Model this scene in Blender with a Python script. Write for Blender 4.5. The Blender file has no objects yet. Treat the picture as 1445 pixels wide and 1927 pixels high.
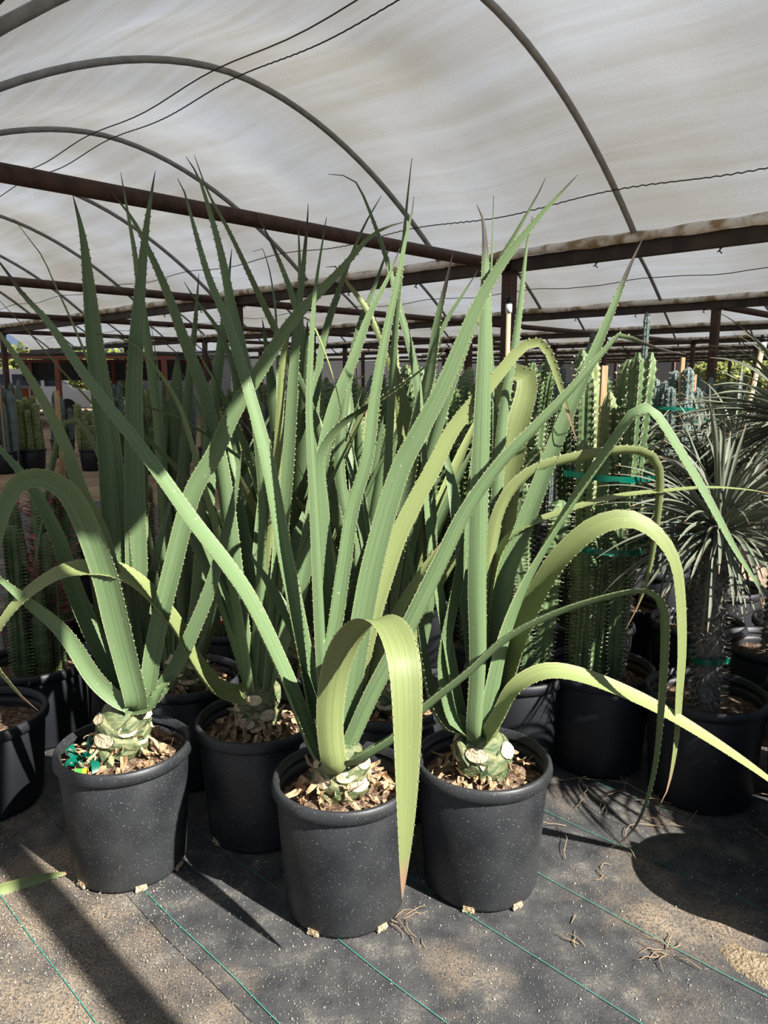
import bpy, math, random
import numpy as np
from mathutils import Vector, Matrix, noise
R = math.radians
rnd = random.Random(11)
scene = bpy.context.scene
COL = scene.collection

# ------------------------------------------------------------------ camera
TILT, EYE, F = R(10.1), 1.5, 26.0 / 36.0 * 1927
cam_d = bpy.data.cameras.new('camera'); cam_d.sensor_fit = 'VERTICAL'; cam_d.sensor_height = 36; cam_d.lens = 26
cam_d.clip_start = 0.02; cam_d.clip_end = 500
cam = bpy.data.objects.new('camera', cam_d); COL.objects.link(cam)
cam.location = (0, 0, EYE); cam.rotation_euler = (R(90) - TILT, 0, 0)
scene.camera = cam

# ------------------------------------------------------------------ light
SUN_EL = R(41)
sun_vec = Vector((.76 * math.cos(SUN_EL), -.65 * math.cos(SUN_EL), math.sin(SUN_EL))).normalized()
sd = bpy.data.lights.new('sun', 'SUN'); sd.energy = 14.0; sd.angle = R(.53); sd.color = (1, .965, .90)
so = bpy.data.objects.new('sun', sd); COL.objects.link(so)
so.rotation_euler = sun_vec.to_track_quat('Z', 'Y').to_euler(); so.location = sun_vec * 30
w = bpy.data.worlds.new('sky'); scene.world = w; w.use_nodes = True
bg = w.node_tree.nodes['Background']; bg.inputs[0].default_value = (.46, .62, .92, 1); bg.inputs[1].default_value = .52
vs = scene.view_settings
vs.view_transform = 'Standard'; vs.look = 'None'; vs.exposure = 0.0; vs.gamma = 1.0; vs.use_curve_mapping = False
scene.cycles.max_bounces = 7; scene.cycles.diffuse_bounces = 3; scene.cycles.transmission_bounces = 4
scene.cycles.use_denoising = True

# ------------------------------------------------------------------ helpers
ST, CT = math.sin(TILT), math.cos(TILT)
def at(px, py, Y):
    """photo pixel at world depth Y -> point"""
    a = (px - 722.5) / F; b = (963.5 - py) / F
    dy = CT + b * ST; dz = -ST + b * CT
    s = Y / dy
    return Vector((a * s, Y, EYE + dz * s))
def ground(px, py, z=0.0):
    a = (px - 722.5) / F; b = (963.5 - py) / F
    dy = CT + b * ST; dz = -ST + b * CT
    s = (z - EYE) / dz
    return Vector((a * s, dy * s, z))
def uv(u, v, z=0.0):                         # tunnel axes: u along the gutters, v across the spans
    return Vector((.7 * v - .714 * u, .714 * v + .7 * u, z))

def prop(o, label=None, cat=None, group=None, kind=None):
    if label: o['label'] = label
    if cat: o['category'] = cat
    if group: o['group'] = group
    if kind: o['kind'] = kind
    return o
def link(name, me, parent=None, mats=None):
    o = bpy.data.objects.new(name, me); COL.objects.link(o)
    if parent: o.parent = parent
    if mats and not me.materials:
        for m in (mats if isinstance(mats, (list, tuple)) else [mats]): me.materials.append(m)
    return o
def empty(name, loc=(0, 0, 0), rz=0):
    o = bpy.data.objects.new(name, None); COL.objects.link(o); o.empty_display_size = .05
    o.location = loc; o.rotation_euler = (0, 0, rz)
    return o

class MB:
    def __init__(s): s.v = []; s.f = []; s.m = []; s.uvs = None
    def add(s, vs, fs, m=0):
        o = len(s.v); s.v += [tuple(p) for p in vs]; s.f += [tuple(i + o for i in f) for f in fs]; s.m += [m] * len(fs)
    def mesh(s, name, smooth=True):
        me = bpy.data.meshes.new(name); me.from_pydata(s.v, [], s.f); me.update()
        me.polygons.foreach_set('material_index', s.m)
        if smooth: me.polygons.foreach_set('use_smooth', [True] * len(me.polygons))
        return me
    def box(s, c, sx, sy, sz, rot=None, m=0):
        c = Vector(c); vs = []
        for i in (-1, 1):
            for j in (-1, 1):
                for k in (-1, 1):
                    p = Vector((i * sx / 2, j * sy / 2, k * sz / 2))
                    vs.append((rot @ p if rot else p) + c)
        s.add(vs, [(0, 1, 3, 2), (4, 6, 7, 5), (0, 4, 5, 1), (2, 3, 7, 6), (0, 2, 6, 4), (1, 5, 7, 3)], m)
    def tube(s, pts, r, n=8, m=0, cap=True):
        pts = [Vector(p) for p in pts]; k = len(pts)
        rs = r if isinstance(r, (list, tuple)) else [r] * k
        t0 = (pts[1] - pts[0]).normalized()
        a = Vector((0, 0, 1)) if abs(t0.z) < .9 else Vector((1, 0, 0))
        nrm = t0.cross(a).normalized(); vs = []
        for i in range(k):
            t = (pts[min(i + 1, k - 1)] - pts[max(i - 1, 0)]).normalized()
            nrm = (nrm - t * nrm.dot(t)).normalized(); b = t.cross(nrm)
            for j in range(n):
                q = 2 * math.pi * j / n
                vs.append(pts[i] + (nrm * math.cos(q) + b * math.sin(q)) * rs[i])
        fs = [(i * n + j, i * n + (j + 1) % n, (i + 1) * n + (j + 1) % n, (i + 1) * n + j) for i in range(k - 1) for j in range(n)]
        if cap: fs += [tuple(range(n - 1, -1, -1)), tuple(range((k - 1) * n, k * n))]
        s.add(vs, fs, m)
    def lathe(s, prof, n=48, m=0, c=(0, 0, 0)):
        vs = []; k = len(prof)
        for r, z in prof:
            for j in range(n):
                q = 2 * math.pi * j / n; vs.append((c[0] + r * math.cos(q), c[1] + r * math.sin(q), c[2] + z))
        s.add(vs, [(i * n + j, i * n + (j + 1) % n, (i + 1) * n + (j + 1) % n, (i + 1) * n + j) for i in range(k - 1) for j in range(n)], m)

def beam_between(mb, a, b, wy, wz, m=0):
    a, b = Vector(a), Vector(b); d = b - a
    rot = Matrix(((d.normalized().x, -d.normalized().y, 0), (d.normalized().y, d.normalized().x, 0), (0, 0, 1)))
    mb.box((a + b) / 2, d.length, wy, wz, rot, m)

# ------------------------------------------------------------------ materials
def mat(name, col, rough=.6, spec=.4, noise_scale=None, col2=None, bump=0.0, bump_scale=None, detail=4, lo=.35, hi=.65, coord='Object', stretch=None, transl=0.0, vary=0.0):
    m = bpy.data.materials.new(name); m.use_nodes = True; nt = m.node_tree; N = nt.nodes; L = nt.links
    b = N['Principled BSDF']; out = N['Material Output']
    b.inputs['Roughness'].default_value = rough; b.inputs['Specular IOR Level'].default_value = spec
    tc = N.new('ShaderNodeTexCoord'); src = tc.outputs[coord]
    if stretch:
        mp = N.new('ShaderNodeMapping'); mp.inputs['Scale'].default_value = stretch; L.new(src, mp.inputs[0]); src = mp.outputs[0]
    cs = None
    if noise_scale and col2:
        n = N.new('ShaderNodeTexNoise'); n.inputs['Scale'].default_value = noise_scale; n.inputs['Detail'].default_value = detail
        L.new(src, n.inputs['Vector'])
        r = N.new('ShaderNodeValToRGB'); r.color_ramp.elements[0].position = lo; r.color_ramp.elements[1].position = hi
        r.color_ramp.elements[0].color = (*col, 1); r.color_ramp.elements[1].color = (*col2, 1)
        L.new(n.outputs[0], r.inputs[0]); cs = r.outputs[0]
    else:
        rg = N.new('ShaderNodeRGB'); rg.outputs[0].default_value = (*col, 1); cs = rg.outputs[0]
    if vary:
        oi = N.new('ShaderNodeObjectInfo'); hs = N.new('ShaderNodeHueSaturation')
        mr = N.new('ShaderNodeMapRange'); mr.inputs[3].default_value = 1 - vary; mr.inputs[4].default_value = 1 + vary
        L.new(oi.outputs['Random'], mr.inputs[0]); L.new(mr.outputs[0], hs.inputs['Value']); L.new(cs, hs.inputs['Color']); cs = hs.outputs[0]
    L.new(cs, b.inputs['Base Color'])
    if bump:
        n2 = N.new('ShaderNodeTexNoise'); n2.inputs['Scale'].default_value = bump_scale or (noise_scale or 20) * 3; n2.inputs['Detail'].default_value = 6
        L.new(src, n2.inputs['Vector'])
        bp = N.new('ShaderNodeBump'); bp.inputs['Strength'].default_value = bump; bp.inputs['Distance'].default_value = .02
        L.new(n2.outputs[0], bp.inputs['Height']); L.new(bp.outputs[0], b.inputs['Normal'])
    if transl:
        t = N.new('ShaderNodeBsdfTranslucent'); L.new(cs, t.inputs[0]); mx = N.new('ShaderNodeMixShader'); mx.inputs[0].default_value = transl
        L.new(b.outputs[0], mx.inputs[1]); L.new(t.outputs[0], mx.inputs[2]); L.new(mx.outputs[0], out.inputs[0])
    m['cs'] = 1
    return m

def leaf_material(name, c_a, c_b, c_edge, c_tip, tip_at=.9):
    """strap leaf: lengthwise streaks, pale margin, dried tip (UV: u across, v along)"""
    m = bpy.data.materials.new(name); m.use_nodes = True; nt = m.node_tree; N = nt.nodes; L = nt.links
    b = N['Principled BSDF']; out = N['Material Output']
    b.inputs['Roughness'].default_value = .52; b.inputs['Specular IOR Level'].default_value = .33
    uvn = N.new('ShaderNodeUVMap'); sep = N.new('ShaderNodeSeparateXYZ'); L.new(uvn.outputs[0], sep.inputs[0])
    mp = N.new('ShaderNodeMapping'); mp.inputs['Scale'].default_value = (26, 2.2, 1); L.new(uvn.outputs[0], mp.inputs[0])
    oi = N.new('ShaderNodeObjectInfo'); add = N.new('ShaderNodeVectorMath'); add.operation = 'ADD'
    mul = N.new('ShaderNodeMath'); mul.operation = 'MULTIPLY'; mul.inputs[1].default_value = 37; L.new(oi.outputs['Random'], mul.inputs[0])
    L.new(mp.outputs[0], add.inputs[0]); L.new(mul.outputs[0], add.inputs[1])
    n = N.new('ShaderNodeTexNoise'); n.inputs['Scale'].default_value = 1; n.inputs['Detail'].default_value = 5; L.new(add.outputs[0], n.inputs['Vector'])
    r = N.new('ShaderNodeValToRGB'); r.color_ramp.elements[0].position = .3; r.color_ramp.elements[1].position = .72
    r.color_ramp.elements[0].color = (*c_a, 1); r.color_ramp.elements[1].color = (*c_b, 1); L.new(n.outputs[0], r.inputs[0])
    # pale scratches / specks
    tc = N.new('ShaderNodeTexCoord'); n3 = N.new('ShaderNodeTexNoise'); n3.inputs['Scale'].default_value = 55; n3.inputs['Detail'].default_value = 3
    L.new(tc.outputs['Object'], n3.inputs['Vector']); r3 = N.new('ShaderNodeMapRange'); r3.inputs[1].default_value = .70; r3.inputs[2].default_value = .80; r3.inputs[4].default_value = .55
    L.new(n3.outputs[0], r3.inputs[0]); mx3 = N.new('ShaderNodeMix'); mx3.data_type = 'RGBA'; L.new(r3.outputs[0], mx3.inputs[0]); L.new(r.outputs[0], mx3.inputs[6]); mx3.inputs[7].default_value = (.42, .47, .33, 1)
    # margin
    s1 = N.new('ShaderNodeMath'); s1.operation = 'SUBTRACT'; s1.inputs[1].default_value = .5; L.new(sep.outputs[0], s1.inputs[0])
    ab = N.new('ShaderNodeMath'); ab.operation = 'ABSOLUTE'; L.new(s1.outputs[0], ab.inputs[0])
    me = N.new('ShaderNodeMapRange'); me.inputs[1].default_value = .455; me.inputs[2].default_value = .495; L.new(ab.outputs[0], me.inputs[0])
    mx = N.new('ShaderNodeMix'); mx.data_type = 'RGBA'; L.new(me.outputs[0], mx.inputs[0]); L.new(mx3.outputs[2], mx.inputs[6]); mx.inputs[7].default_value = (*c_edge, 1)
    # tip
    n2 = N.new('ShaderNodeMath'); n2.operation = 'MULTIPLY_ADD'; n2.inputs[1].default_value = .06; L.new(n.outputs[0], n2.inputs[0]); L.new(sep.outputs[1], n2.inputs[2])
    mt = N.new('ShaderNodeMapRange'); mt.inputs[1].default_value = tip_at; mt.inputs[2].default_value = tip_at + .035; L.new(n2.outputs[0], mt.inputs[0])
    mx2 = N.new('ShaderNodeMix'); mx2.data_type = 'RGBA'; L.new(mt.outputs[0], mx2.inputs[0]); L.new(mx.outputs[2], mx2.inputs[6]); mx2.inputs[7].default_value = (*c_tip, 1)
    hs = N.new('ShaderNodeHueSaturation'); mr = N.new('ShaderNodeMapRange'); mr.inputs[3].default_value = .82; mr.inputs[4].default_value = 1.18
    L.new(oi.outputs['Random'], mr.inputs[0]); L.new(mr.outputs[0], hs.inputs['Value']); L.new(mx2.outputs[2], hs.inputs['Color'])
    L.new(hs.outputs[0], b.inputs['Base Color'])
    bp = N.new('ShaderNodeBump'); bp.inputs['Strength'].default_value = .25; bp.inputs['Distance'].default_value = .003; L.new(n.outputs[0], bp.inputs['Height']); L.new(bp.outputs[0], b.inputs['Normal'])
    t = N.new('ShaderNodeBsdfTranslucent'); L.new(hs.outputs[0], t.inputs[0]); ms = N.new('ShaderNodeMixShader'); ms.inputs[0].default_value = .10
    L.new(b.outputs[0], ms.inputs[1]); L.new(t.outputs[0], ms.inputs[2]); L.new(ms.outputs[0], out.inputs[0])
    return m

M = {}
M['leaf'] = leaf_material('agave_leaf', (.083, .136, .056), (.148, .212, .100), (.26, .30, .16), (.050, .042, .034), .982)
M['leaf_dry'] = leaf_material('agave_leaf_dry_end', (.083, .136, .056), (.148, .212, .100), (.26, .30, .16), (.060, .050, .042), .925)
M['leaf_old'] = leaf_material('agave_leaf_older', (.17, .215, .075), (.25, .29, .115), (.34, .35, .17), (.30, .19, .12), .955)
M['tooth'] = mat('leaf_tooth', (.24, .25, .13), .5)
M['stub_green'] = mat('stub_green', (.055, .092, .038), .6, .3, 30, (.22, .22, .11), .3, 60, stretch=(1, 1, 3))
M['stub_cut'] = mat('stub_cut_face', (.66, .57, .40), .8, .2, 40, (.45, .35, .21), .5)
M['husk'] = mat('dry_husk', (.27, .16, .085), .85, .15, 25, (.56, .41, .25), .4, transl=.15)
M['soil'] = mat('potting_soil', (.10, .060, .040), .95, .1, 60, (.34, .24, .165), 1.0, 120, lo=.42, hi=.66)
M['plug'] = mat('soil_plug', (.42, .31, .19), .95, .1, 60, (.58, .46, .30), .6)

def pot_material():
    m = bpy.data.materials.new('black_pot_plastic'); m.use_nodes = True; nt = m.node_tree; N = nt.nodes; L = nt.links
    b = N['Principled BSDF']; b.inputs['Specular IOR Level'].default_value = .5
    tc = N.new('ShaderNodeTexCoord')
    n = N.new('ShaderNodeTexNoise'); n.inputs['Scale'].default_value = 5; n.inputs['Detail'].default_value = 5; L.new(tc.outputs['Object'], n.inputs['Vector'])
    r = N.new('ShaderNodeValToRGB'); r.color_ramp.elements[0].position = .35; r.color_ramp.elements[1].position = .75
    r.color_ramp.elements[0].color = (.0095, .0105, .0125, 1); r.color_ramp.elements[1].color = (.036, .038, .040, 1); L.new(n.outputs[0], r.inputs[0])
    vo = N.new('ShaderNodeTexNoise'); vo.inputs['Scale'].default_value = 240; vo.inputs['Detail'].default_value = 2; L.new(tc.outputs['Object'], vo.inputs['Vector'])
    mr = N.new('ShaderNodeMapRange'); mr.inputs[1].default_value = .66; mr.inputs[2].default_value = .74; mr.inputs[4].default_value = .55; L.new(vo.outputs[0], mr.inputs[0])
    mx = N.new('ShaderNodeMix'); mx.data_type = 'RGBA'; L.new(mr.outputs[0], mx.inputs[0]); L.new(r.outputs[0], mx.inputs[6]); mx.inputs[7].default_value = (.34, .33, .31, 1)
    L.new(mx.outputs[2], b.inputs['Base Color'])
    rr = N.new('ShaderNodeMapRange'); rr.inputs[3].default_value = .36; rr.inputs[4].default_value = .6; L.new(n.outputs[0], rr.inputs[0]); L.new(rr.outputs[0], b.inputs['Roughness'])
    bp = N.new('ShaderNodeBump'); bp.inputs['Strength'].default_value = .12; bp.inputs['Distance'].default_value = .004; L.new(vo.outputs[0], bp.inputs['Height']); L.new(bp.outputs[0], b.inputs['Normal'])
    return m
M['pot'] = pot_material()
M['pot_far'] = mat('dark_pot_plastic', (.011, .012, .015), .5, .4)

def film_material(name, base, brown, streak_scale, amount):
    m = bpy.data.materials.new(name); m.use_nodes = True; nt = m.node_tree; N = nt.nodes; L = nt.links
    for n in list(N): N.remove(n)
    out = N.new('ShaderNodeOutputMaterial'); tc = N.new('ShaderNodeUVMap')
    mp = N.new('ShaderNodeMapping'); mp.inputs['Scale'].default_value = streak_scale; mp.inputs['Rotation'].default_value = (0, 0, R(14)); L.new(tc.outputs[0], mp.inputs[0])
    n1 = N.new('ShaderNodeTexNoise'); n1.inputs['Scale'].default_value = 1; n1.inputs['Detail'].default_value = 7; n1.inputs['Roughness'].default_value = .55; n1.inputs['Distortion'].default_value = .25; L.new(mp.outputs[0], n1.inputs['Vector'])
    n2 = N.new('ShaderNodeTexNoise'); n2.inputs['Scale'].default_value = .42; n2.inputs['Detail'].default_value = 4; L.new(tc.outputs[0], n2.inputs['Vector'])
    n3 = N.new('ShaderNodeTexNoise'); n3.inputs['Scale'].default_value = 70; n3.inputs['Detail'].default_value = 4; L.new(tc.outputs[0], n3.inputs['Vector'])
    r1 = N.new('ShaderNodeMapRange'); r1.inputs[1].default_value = .36; r1.inputs[2].default_value = .70; L.new(n1.outputs[0], r1.inputs[0])
    r2 = N.new('ShaderNodeMapRange'); r2.inputs[1].default_value = .34; r2.inputs[2].default_value = .62; L.new(n2.outputs[0], r2.inputs[0])
    mu = N.new('ShaderNodeMath'); mu.operation = 'MULTIPLY'; L.new(r1.outputs[0], mu.inputs[0]); mu.inputs[1].default_value = .38
    ad = N.new('ShaderNodeMath'); ad.operation = 'MULTIPLY_ADD'; L.new(r2.outputs[0], ad.inputs[0]); ad.inputs[1].default_value = .62; L.new(mu.outputs[0], ad.inputs[2])
    ad2 = N.new('ShaderNodeMath'); ad2.operation = 'MULTIPLY_ADD'; L.new(n3.outputs[0], ad2.inputs[0]); ad2.inputs[1].default_value = .55; L.new(ad.outputs[0], ad2.inputs[2])
    am = N.new('ShaderNodeMath'); am.operation = 'MULTIPLY'; am.use_clamp = True; L.new(ad2.outputs[0], am.inputs[0]); am.inputs[1].default_value = amount * .85
    mx = N.new('ShaderNodeMix'); mx.data_type = 'RGBA'; L.new(am.outputs[0], mx.inputs[0]); mx.inputs[6].default_value = (*base, 1); mx.inputs[7].default_value = (*brown, 1)
    bp = N.new('ShaderNodeBump'); bp.inputs['Strength'].default_value = .30; bp.inputs['Distance'].default_value = .05; L.new(n1.outputs[0], bp.inputs['Height'])
    t = N.new('ShaderNodeBsdfTranslucent'); d = N.new('ShaderNodeBsdfDiffuse'); L.new(mx.outputs[2], t.inputs[0]); L.new(mx.outputs[2], d.inputs[0]); L.new(bp.outputs[0], t.inputs[1]); L.new(bp.outputs[0], d.inputs[1])
    ms = N.new('ShaderNodeMixShader'); ms.inputs[0].default_value = .62; L.new(d.outputs[0], ms.inputs[1]); L.new(t.outputs[0], ms.inputs[2]); L.new(ms.outputs[0], out.inputs[0])
    return m
M['film'] = film_material('greenhouse_film', (.330, .352, .395), (.212, .200, .172), (.38, 5.0, 1), .95)
M['film_hem'] = mat('film_rolled_edge', (.82, .80, .74), .6, .3, 6, (.34, .25, .15), .6, 14, lo=.42, hi=.6, transl=.2)
M['rust'] = mat('rusty_pipe', (.035, .021, .018), .65, .3, 9, (.075, .040, .030), .3, 60)
M['gutter'] = mat('gutter_steel', (.024, .019, .016), .6, .3, 5, (.055, .042, .033), .3, 30)
M['galv'] = mat('galvanised_hoop', (.14, .15, .15), .5, .5, 12, (.21, .21, .20), .1, 60)
M['wire'] = mat('dark_wire', (.035, .035, .036), .6)
M['redsteel'] = mat('red_primer_steel', (.22, .07, .05), .6)
M['dirt'] = mat('dirt_ground', (.20, .14, .095), .95, .1, 1.3, (.35, .27, .19), .6, 30)

def cloth_material(name, thresh):
    m = bpy.data.materials.new(name); m.use_nodes = True; nt = m.node_tree; N = nt.nodes; L = nt.links
    b = N['Principled BSDF']; b.inputs['Roughness'].default_value = .62; b.inputs['Specular IOR Level'].default_value = .35
    tc = N.new('ShaderNodeTexCoord')
    def nz(sc, det, rot=None):
        n = N.new('ShaderNodeTexNoise'); n.inputs['Scale'].default_value = sc; n.inputs['Detail'].default_value = det; n.inputs['Roughness'].default_value = .6
        L.new(tc.outputs['Object'], n.inputs['Vector']); return n.outputs[0]
    big, mid, fine, spk = nz(1.7, 4), nz(9, 5), nz(160, 3), nz(330, 2)
    def mrange(x, a, bb, hi=1.0):
        r = N.new('ShaderNodeMapRange'); r.inputs[1].default_value = a; r.inputs[2].default_value = bb; r.inputs[4].default_value = hi; L.new(x, r.inputs[0]); return r.outputs[0]
    def mixc(f, a, bcol):
        x = N.new('ShaderNodeMix'); x.data_type = 'RGBA'; L.new(f, x.inputs[0])
        if isinstance(a, tuple): x.inputs[6].default_value = (*a, 1)
        else: L.new(a, x.inputs[6])
        x.inputs[7].default_value = (*bcol, 1); return x.outputs[2]
    def math2(op, a, bb):
        x = N.new('ShaderNodeMath'); x.operation = op; x.use_clamp = True
        L.new(a, x.inputs[0])
        if isinstance(bb, float): x.inputs[1].default_value = bb
        else: L.new(bb, x.inputs[1])
        return x.outputs[0]
    c = mixc(mrange(mid, .35, .7), (.030, .031, .034), (.085, .083, .080))
    dust = math2('MULTIPLY', mrange(big, thresh, thresh + .16), mrange(fine, .34, .58))
    dust = math2('MULTIPLY', dust, .8)
    c = mixc(dust, c, (.33, .25, .17))
    dm = math2('MULTIPLY', mrange(mid, .56, .72), mrange(fine, .45, .62)); dm = math2('MULTIPLY', dm, .5)
    c = mixc(dm, c, (.34, .29, .22))
    c = mixc(mrange(spk, .715, .75, .8), c, (.62, .56, .46))
    L.new(c, b.inputs['Base Color'])
    bp = N.new('ShaderNodeBump'); bp.inputs['Strength'].default_value = .35; bp.inputs['Distance'].default_value = .01; L.new(fine, bp.inputs['Height']); L.new(bp.outputs[0], b.inputs['Normal'])
    return m
M['cloth'] = cloth_material('weed_cloth', .53)
M['cloth_dusty'] = cloth_material('weed_cloth_dusty', .47)
M['stripe'] = mat('green_thread', (.035, .23, .17), .6)
M['grain'] = mat('pale_grit', (.50, .44, .35), .8)
M['twig'] = mat('dry_twig', (.27, .19, .115), .8)
M['tape'] = mat('green_tape', (.0, .11, .07), .25, .6, transl=.2)
M['tag_g'] = mat('tag_green', (.10, .75, .08), .4); M['tag_y'] = mat('tag_yellow', (.95, .78, .05), .4)
M['euph'] = mat('euphorbia_green', (.040, .072, .026), .55, .35, 9, (.115, .165, .070), .2, 40, vary=.25)
M['euph_y'] = mat('euphorbia_bright', (.10, .145, .045), .55, .35, 9, (.21, .26, .11), .2, 40, vary=.2)
M['euph_rib'] = mat('rib_edge', (.30, .33, .16), .6, vary=.2)
M['red_leaf'] = mat('red_leaflet', (.22, .03, .045), .5, .3, 20, (.34, .07, .08), vary=.3, transl=.2)
M['green_leaflet'] = mat('green_leaflet', (.09, .17, .04), .5, .3, 20, (.20, .29, .08), vary=.3, transl=.25)
M['blue_cactus'] = mat('blue_cactus', (.070, .105, .100), .6, .3, 8, (.13, .17, .155), vary=.2)
M['spine'] = mat('pale_spine', (.40, .37, .28), .6)
M['pachy_leaf'] = leaf_material('pachypodium_leaf', (.085, .10, .066), (.17, .185, .135), (.34, .34, .27), (.25, .16, .09), .96)
M['pachy_trunk'] = mat('pachypodium_bark', (.085, .08, .07), .85, .2, 40, (.20, .19, .165), .6, 60)
M['wood'] = mat('wood_stake', (.36, .22, .11), .8, .2, 30, (.50, .34, .19), stretch=(3, 3, .3))
M['orange_wood'] = mat('orange_stake', (.45, .18, .06), .8)
M['pvc'] = mat('pvc_riser', (.40, .31, .19), .5)
M['blackcap'] = mat('black_fitting', (.015, .015, .016), .4)
M['white_paint'] = mat('white_paint', (.75, .76, .78), .4)
M['glass_dark'] = mat('vehicle_glass', (.03, .035, .04), .1, .6)
M['tyre'] = mat('tyre_rubber', (.02, .02, .02), .8)
M['orange'] = mat('orange_plastic', (.80, .22, .03), .5)
M['net'] = mat('shade_net', (.055, .055, .055), .9, .1, transl=.25)
M['siding'] = mat('metal_siding', (.30, .31, .33), .6)
M['bush'] = mat('far_foliage', (.09, .12, .03), .7, .2, 6, (.26, .27, .08), vary=.3, transl=.2)
M['bark'] = mat('tree_bark', (.10, .07, .05), .9)

# ------------------------------------------------------------------ the setting: ground
mb = MB()
G = 24
vsx = [[(-120 + 240 * i / G, -20 + 160 * j / G, -.004) for i in range(G + 1)] for j in range(G + 1)]
mb.add([p for row in vsx for p in row], [(j * (G + 1) + i, j * (G + 1) + i + 1, (j + 1) * (G + 1) + i + 1, (j + 1) * (G + 1) + i) for j in range(G) for i in range(G)])
floor = prop(link('floor', mb.mesh('floor'), None, M['dirt']), 'bare brown dirt floor of the nursery', None, None, 'structure')

def ground_cloth(u0, u1, v0, v1, z, m, label, seed, nu=60, nv=24):
    mb = MB(); vs_ = []
    for i in range(nu + 1):
        for j in range(nv + 1):
            u = u0 + (u1 - u0) * i / nu; v = v0 + (v1 - v0) * j / nv
            if j in (0, nv): v += .03 * noise.noise(Vector((u * 1.6, seed, 0)))
            zz = z + .0025 * noise.noise(Vector((u * 3, v * 3, seed)))
            vs_.append(uv(u, v, zz))
    fs = [(i * (nv + 1) + j, (i + 1) * (nv + 1) + j, (i + 1) * (nv + 1) + j + 1, i * (nv + 1) + j + 1) for i in range(nu) for j in range(nv)]
    mb.add(vs_, fs)
    return prop(link('ground_cloth', mb.mesh('ground_cloth'), None, m), label, 'ground cloth', 'weed cloth sheets')
cl = ground_cloth(-3.2, 9, .86, 4.4, .004, M['cloth'], 'black woven weed cloth with green threads under the front pots', 3)
cl2 = ground_cloth(-3.2, 9, -2.4, .90, .001, M['cloth_dusty'], 'dusty sand covered weed cloth sheet at the lower left', 7)
def stripe(parent, v, u0, u1, zz, seed):
    mb = MB(); n = 90; vs_ = []
    for i in range(n + 1):
        u = u0 + (u1 - u0) * i / n; vv = v + .012 * noise.noise(Vector((u * 2.2, seed, 1)))
        for s in (-.0011, .0011): vs_.append(uv(u, vv + s, zz + .0035))
    mb.add(vs_, [(2 * i, 2 * i + 1, 2 * i + 3, 2 * i + 2) for i in range(n)])
    link('green_thread', mb.mesh('green_thread'), parent, M['stripe'])
for k, v in enumerate((.905, 1.18, 1.50, 1.79, 2.10, 2.40, 2.70, 3.0)): stripe(cl, v, -1.0, 6, .0045, k)
for k, v in enumerate((.60, .30)): stripe(cl2, v, -1.0, 6, .0015, 20 + k)

# grit, twigs
mb = MB()
for k in range(8200):
    if k < 5600: p = ground(rnd.uniform(-60, 1500), rnd.uniform(1500, 1960))
    else: p = ground(rnd.gauss(120, 150), rnd.gauss(1700, 130))
    if p.y < .8 or p.y > 4: continue
    s = rnd.uniform(.0005, .0015) * (1 if rnd.random() < .95 else 2.2); z = .0075
    q = rnd.uniform(0, 6.28)
    vs_ = [(p.x + s * math.cos(q + a), p.y + s * math.sin(q + a), z - .002) for a in (0, 2.1, 4.2)] + [(p.x, p.y, z + s * .9)]
    mb.add(vs_, [(0, 1, 3), (1, 2, 3), (2, 0, 3)])
prop(link('grit', mb.mesh('grit', False), None, M['grain']), 'pale perlite grit scattered over the black weed cloth', 'grit', None, 'stuff')
def twig(px, py, n, L, label, seed):
    r_ = random.Random(seed); c = ground(px, py, .008); mb = MB()
    for k in range(n):
        a = r_.uniform(0, 6.28); p = c + Vector((r_.uniform(-.03, .03), r_.uniform(-.02, .02), 0)); pts = [p]
        for i in range(4):
            a += r_.uniform(-.7, .7); p = p + Vector((math.cos(a), math.sin(a), r_.uniform(-.05, .35) if i < 2 else -.2)) * L / 4
            p.z = max(p.z, .008); pts.append(p)
        mb.tube(pts, [.0012, .0015, .0014, .0011, .0006], 5)
    prop(link('dry_debris', mb.mesh('dry_debris'), None, M['twig']), label, 'debris', 'dry debris on the weed cloth')
twig(745, 1728, 7, .08, 'small tuft of dry roots beside the base of the centre pot', 1)
twig(1245, 1790, 9, .07, 'clump of dry straw on the weed cloth at the lower right', 2)
twig(1080, 1780, 3, .07, 'short curled straw bit between two green threads', 3)
twig(1090, 1735, 1, .05, 'flat pale straw chip in front of the right agave pot', 4)
twig(1118, 1640, 3, .05, 'crumb of dry leaf near the narrow leaf shadow', 5)
twig(780, 1765, 2, .04, 'tiny dark twig in front of the two right pots', 6)

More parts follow.
